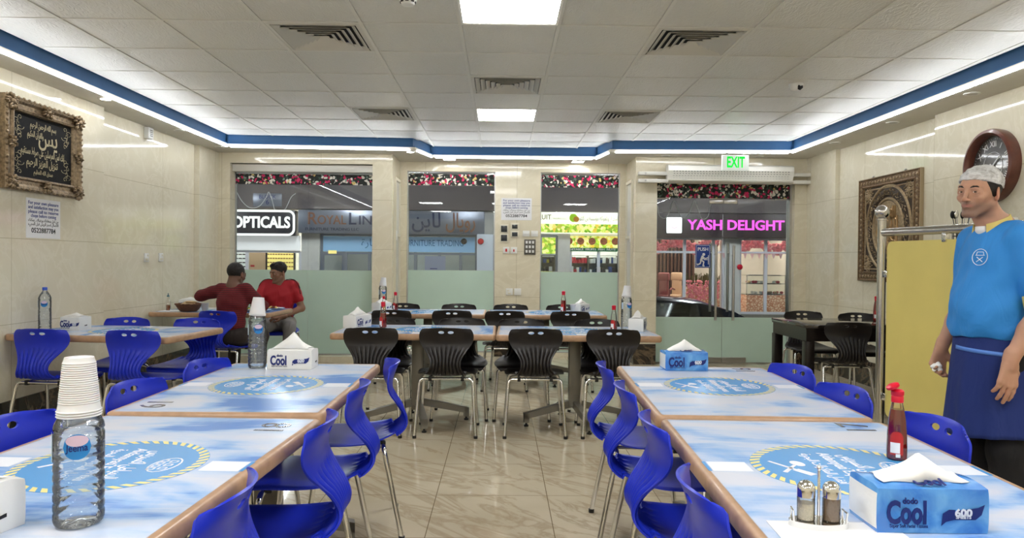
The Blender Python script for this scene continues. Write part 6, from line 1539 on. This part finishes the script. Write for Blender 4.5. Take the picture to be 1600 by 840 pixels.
# arms: left (+x, nearest the viewer) and right
for sx, el, wr in ((1, (.235, .035, 1.09), (.225, -.085, .875)), (-1, (-.235, .03, 1.09), (-.215, -.09, .875))):
    b.cap((sx*.175, .01, 1.35), el, .048, .040, .04); b.cap(el, np.array(el)*.55+np.array(wr)*.45, .041, .037, .02); b.cap(np.array(el)*.55+np.array(wr)*.45, wr, .037, .026, .02)
hand(b, (.225, -.087, .868), (-.02, -.10, -1), (-1, -.05, 0), 1, (.26, .24, .30, .42), 1.06, .10, .55)
hand(b, (-.215, -.092, .868), (.0, -.22, -1), (1, 0, 0), -1, (.75, .85, .9, .95), 1.0, .05, .7)
for sx in (-1, 1): b.cap((sx*.09, .01, .86), (sx*.095, -.005, .72), .07, .055, .03)
wbody = blob_obj(b, .0026, 'body', SK, wa, color=lambda V: hd.color(V, (.50, .275, .185), stub=.55))
hd.face_parts(wa, look=(.30, -1, .0))
# hair (temples and back) and net
hb = Blob(); hb.ell(hd.w((0, .022, .034)), np.array((.0785, .0985, .0855))*hd.s, hd.R, .01)
def plane(nl, pl, H_): n_ = H_.R@np.array(nl, float); n_ /= np.linalg.norm(n_); return n_, float(n_@H_.w(pl))
hb.cut(*plane((0, -1, -.35), (0, -.038, .03), hd)); hb.cut(*plane((0, -.5, -1), (0, .06, -.055), hd)); blob_obj(hb, .003, 'hair', M['hair'], wa)
def net_mat():
    m = mat('white_hair_net', lin(226, 226, 226), .7); t = NT(m); v = t.obj(); n = t.noise(t.mapping(v, (1, 1, 1.6), (.3, 0, .5)), 42, 4, .8); w = t.noise(v, 160, 2)
    bp = t.n('Bump'); bp.inputs['Strength'].default_value = .9; bp.inputs['Distance'].default_value = .012; t.l(n, bp.inputs['Height']); t.l(bp.outputs[0], t.b.inputs['Normal'])
    c = t.ramp(n, [(.3, lin(205, 203, 200)), (.5, lin(230, 230, 230)), (.7, lin(246, 246, 246))]); t.l(c, t.b.inputs['Base Color'])
    t.l(t.math('MINIMUM', t.math('ADD', .50, t.math('MULTIPLY', n, .55)), 1), t.b.inputs['Alpha']); return m
nb_ = Blob(); nb_.ell(hd.w((0, .022, .046)), np.array((.084, .106, .083))*hd.s, hd.R, .01); nb_.cut(*plane((0, -.25, -1), (0, -.08, .060), hd))
ph_ = lambda X, Y, Z: .0028*np.sin(X*95+3*np.sin(Z*60))*np.sin(Z*120+Y*70)
nt_ = blob_obj(nb_, .003, 'hair_net', net_mat(), wa, noise=ph_)
# shirt
M['shirt'] = cloth('light_blue_shirt', lin(46, 136, 214), .7, 8, .55); M['trim'] = cloth('pale_yellow_trim', lin(222, 200, 116), .7, 20, .2)
sb = Blob(); sb.ell((0, .004, 1.235), (.178, .122, .20), k=.05); sb.ell((0, -.02, 1.06), (.172, .145, .19), k=.05); sb.cap((-.135, .012, 1.372), (.135, .012, 1.372), .052, .052, .05); sb.cap((-.1, .02, 1.395), (.1, .02, 1.395), .035, .035, .04); sb.ell((0, -.01, .975), (.176, .142, .075), k=.04)
for sx, el in ((1, (.235, .035, 1.09)), (-1, (-.235, .03, 1.09))): sb.cap((sx*.165, .01, 1.362), np.array((sx*.165, .01, 1.362))*.24+np.array(el)*.76, .062, .060, .035)
sb.cap((0, -.04, 1.50), (0, -.03, 1.435), .060, .052, .008, sub=True)
sb.cut((0, 0, -1), -.945)
def shirt_noise(X, Y, Z): return .0035*np.sin(Z*38+X*22+np.sin(Y*30)*1.5)*np.clip((1.25-Z)*4, 0, 1)+.0022*np.sin(X*60-Z*45)+.0*Y
so = blob_obj(sb, .0045, 'shirt', M['shirt'], wa, noise=shirt_noise)
g = G()
for sx, el in ((1, (.235, .035, 1.09)), (-1, (-.235, .03, 1.09))):
    a = Vector((sx*.165, .01, 1.362)); e2 = Vector(el); d = (e2-a).normalized(); c = a.lerp(e2, .80); up = d.orthogonal().normalized(); sd = d.cross(up); rows = []
    for k in range(28):
        t = 2*PI*k/28; o_ = up*math.cos(t)+sd*math.sin(t); rows.append([tuple(c+o_*.0615-d*.022+d*.03), tuple(c+o_*.0635+d*.03), tuple(c+o_*.064+d*.058), tuple(c+o_*.058+d*.06), tuple(c+o_*.052+d*.045)])
    gg = G(); gg.grid(rows, cu=True); gg.done('sleeve_cuff', M['trim'], so)
gg = G(); rows = []
for k in range(41):
    t = R(-52)+R(284)*k/40; c_, s_ = math.cos(t), math.sin(t)   # stand collar, high at the nape and low in front
    z = 1.424+.026*s_; rx_, ry_ = .068, .066; cy_ = -.012
    rows.append([(rx_*1.10*c_, ry_*1.10*s_+cy_, z-.030), (rx_*1.12*c_, ry_*1.12*s_+cy_, z-.012), (rx_*1.02*c_, ry_*1.02*s_+cy_-.004, z+.022), (rx_*.97*c_, ry_*.97*s_+cy_-.004, z+.022), (rx_*.95*c_, ry_*.95*s_+cy_, z-.02)])
gg.grid(rows); gg._new(rows[0], [(0, 1, 2, 3, 4)]); gg._new(rows[-1], [(0, 1, 2, 3, 4)]); gg.done('collar', M['trim'], so)
gg = G(); rows = []
for k in range(9):
    t = R(-125+70*k/8); rows.append([(.062*math.cos(t), .062*math.sin(t)-.014, 1.385), (.060*math.cos(t), .060*math.sin(t)-.016, 1.418)])
gg.grid(rows); o = gg.done('undershirt', M['paper'], wa); md = o.modifiers.new('s', 'SOLIDIFY'); md.thickness = .004
# logo on the left chest
gg = G(); m = Matrix.Translation((.082, -.1205, 1.285)) @ Euler((R(80), 0, R(28))).to_matrix().to_4x4()
for r_ in (.030,): gg.tube([(r_*math.cos(2*PI*k/30), r_*1.15*math.sin(2*PI*k/30), 0) for k in range(30)], .0012, 5, closed=True, mtx=m)
for a_, b_ in (((-.012, -.02), (.012, .0)), ((.012, -.02), (-.012, .0)), ((-.018, .008), (.018, .008)), ((-.015, .008), (-.012, .022)), ((.015, .008), (.012, .022)), ((-.012, .022), (.012, .022))): gg.tube([(a_[0], a_[1], 0), (b_[0], b_[1], 0)], .0012, 5, mtx=m)
gg.done('chest_logo', M['paper'], so)
# trousers, shoes, apron
tb = Blob(); tb.ell((0, .012, .90), (.165, .13, .13), k=.04)
for sx in (-1, 1): tb.cap((sx*.085, .012, .86), (sx*.095, 0, .47), .094, .072, .04); tb.cap((sx*.095, 0, .47), (sx*.10, .03, .09), .072, .062, .03)
tb.cut((0, 0, -1), -.06); tb.cut((0, 0, 1), .97); blob_obj(tb, .006, 'trousers', cloth('black_trousers', lin(20, 20, 24), .85, 10, .4), wa)
for sx in (-1, 1):
    fb = Blob(); fb.cap((sx*.10, .055, .045), (sx*.11, -.10, .042), .042, .04, .03); fb.cap((sx*.11, -.10, .042), (sx*.115, -.16, .036), .038, .032, .02); fb.cut((0, 0, -1), -.002); blob_obj(fb, .005, 'shoe', mat('black_shoe_leather', (.015, .015, .016, 1), .35) if sx < 0 else bpy.data.materials['black_shoe_leather'], wa)
ap = G(); rows = []
for i in range(41):
    t = R(-205+230*i/40)      # round the front (-y)
    row = []
    for j in range(25):
        v = j/24; z = .968-.455*v+.03*v*abs(math.cos(t)); c_, s_ = math.cos(t), math.sin(t)
        fold = .006*math.sin(t*9+1)*v+.004*math.sin(t*17)*v
        row.append(((.163+.026*v+fold)*c_, (.136+.037*v+fold)*s_+.002, z))
    rows.append(row)
ap.grid(rows); M['apron'] = cloth('navy_apron_cloth', lin(26, 46, 112), .8, 7, .4); o = ap.done('apron', M['apron'], wa); md = o.modifiers.new('s', 'SOLIDIFY'); md.thickness = .004; md.offset = 1
gg = G(); rows = []
for i in range(15):
    t = R(-100+82*i/14); rows.append([((.1700+.026*v_)*math.cos(t), (.143+.037*v_)*math.sin(t)+.002, z) for z, v_ in ((.905-.012*i/14, .15), (.888-.012*i/14, .18))])
gg.grid(rows); p_ = gg.done('pocket_trim', mat('light_blue_tape', lin(92, 138, 220), .7), o); md = p_.modifiers.new('s', 'SOLIDIFY'); md.thickness = .0015
gg = G(); gg.tube([(.160*math.cos(2*PI*k/40), .133*math.sin(2*PI*k/40)+.004, .958) for k in range(40)], .007, 6, closed=True); gg.done('waist_tie', M['apron'], o)
# crumpled tissue in the right hand
tb = Blob(); rr = random.Random(2); c0 = np.array((-.185, -.135, .785))
for k in range(9): tb.ell(c0+np.array([rr.uniform(-.014, .014) for _ in range(3)]), np.array([rr.uniform(.007, .013) for _ in range(3)]), k=.004)
Vt, Ft = tb.mesh(.003); Mw = Matrix.Translation((WX, WY, 0)) @ Matrix.Rotation(R(-90), 4, 'Z'); Mw = np.array(Mw); Vt = Vt@Mw[:3, :3].T+Mw[:3, 3]; cc = Vt.mean(0)
me = bpy.data.meshes.new('crumpled_tissue'); me.from_pydata((Vt-cc).tolist(), [], Ft.tolist()); me.materials.append(M['tissue']); o = bpy.data.objects.new('crumpled_tissue', me); COL.objects.link(o); o.location = cc; tag(o, 'crumpled white tissue in the right hand of the waiter', 'tissue')

# ---------------------------------------------------------------- seated men
def seated(x, y, rz, label, hdC, hdR, arms, legs, top, topm, legm, skin, stub, hairf, lean=0, sleeve=.7, s=.93, h=.006, look=(0, -1, 0), tw=1.0):
    e = empty('person', (x, y, 0), R(rz), label, 'person'); H_ = Head(hdC, hdR, s); b = Blob(); H_.build(b, neck=(0, lean*.9, 1.0), nr=.056)
    b.ell((0, lean*.5, .80), (.13, .08, .2), k=.05); b.ell((0, .02, .55), (.13, .09, .12), k=.04); b.cap((-.13, lean, .955), (.13, lean, .955), .04, .04, .04)
    for sx, el, wr, hdv, pn, cur in arms:
        b.cap((sx*.160*tw, lean, .955), el, .046, .038, .04); b.cap(el, wr, .039, .026, .02); hand(b, wr, hdv, pn, sx, cur, .97, .05, .5)
    blob_obj(b, .0036, 'body', SK, e, color=lambda V: H_.color(V, skin, stub=stub, lip=tuple(c*.8 for c in skin)))
    H_.face_parts(e, look=look)
    hb = Blob(); hairf(hb, H_); blob_obj(hb, .004, 'hair', M['hair'], e, noise=lambda X, Y, Z: .002*np.sin(X*210)*np.sin(Y*190)*np.sin(Z*200))
    sb = Blob(); sb.ell((0, lean*.6, .82), (.170*tw, .115, .19), k=.04); sb.ell((0, .01, .62), (.155*tw, .125, .15), k=.05); sb.cap((-.125*tw, lean, .968), (.125*tw, lean, .968), .046, .046, .04)
    for sx, el, wr, *_ in arms:
        a = np.array((sx*.155*tw, lean, .955)); sb.cap(a, a+(np.array(el)-a)*min(sleeve, 1), .061, .055, .035)
        if sleeve > 1: sb.cap(el, np.array(el)+(np.array(wr)-np.array(el))*(sleeve-1), .052, .042, .02)
    sb.cap(H_.w((0, .0, -.10)), (0, lean-.015, 1.005), .062, .056, .01, sub=True); sb.cut((0, 0, -1), -.50)
    so = blob_obj(sb, h, 'shirt', topm, e, noise=lambda X, Y, Z: .004*np.sin(Z*34+X*18)*np.sin(X*20+1)+.002*np.sin(Z*70-X*30+Y*20))
    gg = G(); gg.tube([(.060*math.cos(2*PI*k/30), lean-.006+.050*math.sin(2*PI*k/30), 1.000+.012*math.sin(2*PI*k/30)) for k in range(30)], .006, 6, closed=True); gg.done('neckband', topm, so)
    tb = Blob(); tb.ell((0, .03, .535), (.17, .135, .095), k=.04)
    for sx, kn, an in legs: tb.cap((sx*.085, .03, .53), kn, .088, .066, .04); tb.cap(kn, (an[0], an[1], .12), .066, .052, .03)
    blob_obj(tb, h, 'trousers', legm, e)
    for sx, kn, an in legs:
        fb = Blob(); fb.cap((an[0], an[1]+.02, .045), (an[0], an[1]-.16, .04), .042, .034, .02); fb.cut((0, 0, -1), -.002); blob_obj(fb, .006, 'shoe', bpy.data.materials['black_shoe_leather'], e)
    return e, so
def stripes():
    m = cloth('dark_red_striped_knit', lin(120, 30, 36), .85, 10, .3); t = NT(m); z = t.sep(t.obj())[2]; f = t.math('GREATER_THAN', t.math('SINE', t.math('MULTIPLY', z, 330)), .55)
    t.l(t.mix(f, lin(106, 22, 30), lin(66, 26, 30)), t.b.inputs['Base Color']); return m
def crop_hair(hb, H_):
    hb.ell(H_.w((0, .024, .036)), np.array((.0785, .098, .086))*H_.s, H_.R, .01); hb.cut(*plane((0, -1, -.45), (0, -.062, .05), H_)); hb.cut(*plane((0, -.75, -1), (0, .02, -.035), H_))
def full_hair(hb, H_):
    hb.ell(H_.w((0, .026, .052)), np.array((.084, .104, .086))*H_.s, H_.R, .01)
    rr = random.Random(4)
    for k in range(16):
        a = rr.uniform(-1.2, 1.2); hb.ell(H_.w((.060*math.sin(a), -.062*math.cos(a)+rr.uniform(0, .05), .098+rr.uniform(-.016, .02))), np.array((.022, .024, .019))*H_.s, H_.R, .01)
    hb.cut(*plane((0, -1, -1.6), (0, -.075, .052), H_)); hb.cut(*plane((0, -.65, -1), (0, .0, -.02), H_))
SKD = (.15, .072, .045); SKB = (.24, .125, .078)
mA, sA = seated(-2.515, 6.70, 176, 'man in dark red striped shirt eating with his back to the viewer', (-.01, -.10, 1.10), rotz(R(-14))@rotx(R(14)),
       [(1, (.335, -.10, .90), (.16, -.33, .93), (-.7, -.5, .6), (0, 1, 0), (.8, .8, .8, .8)), (-1, (-.235, -.16, .80), (-.12, -.36, .775), (.2, -1, .0), (0, 0, -1), (.4, .4, .4, .5))],
       [(1, (.14, -.40, .50), (.13, -.36, .085)), (-1, (-.14, -.38, .50), (-.15, -.20, .085))], None, stripes(), cloth('dark_brown_trousers', lin(44, 36, 34), .85, 9, .4), SKD, .2, crop_hair, lean=-.05, sleeve=1.35, tw=.86)
M['redshirt'] = cloth('crimson_football_shirt', lin(158, 16, 32), .7, 9, .5)
mB, sB = seated(-2.50, 8.12, 8, 'young man in red football shirt and grey trousers by the frosted window', (-.015, -.03, 1.095), rotz(R(-38))@rotx(R(10)),
       [(1, (.245, -.03, .70), (.06, -.21, .615), (-1, -.25, -.1), (0, .3, -1), (.5, .5, .5, .6)), (-1, (-.25, -.12, .74), (-.14, -.345, .775), (.3, -1, -.05), (0, 0, -1), (.5, .5, .5, .5))],
       [(1, (.17, -.42, .52), (.14, -.36, .085)), (-1, (-.12, -.42, .50), (-.14, -.30, .085))], None, M['redshirt'], cloth('grey_trousers', lin(132, 130, 130), .85, 9, .5), SKB, .25, full_hair, sleeve=.62, look=(-.2, -1, -.35))
for q in (-1, 1):     # three dark shoulder stripes
    for k in range(3):
        gg = G(); oy = -.045+.03*k; pts = [(q*.075, oy*.5-.004, 1.022), (q*.13, oy*.8, 1.026), (q*.175, oy, 1.008), (q*.212, oy-.002, .955), (q*.236, oy-.008, .86)]
        gg.tube(spline(pts, 14), .0038, 5); gg.done('shoulder_stripe', M['velvet'], sB)
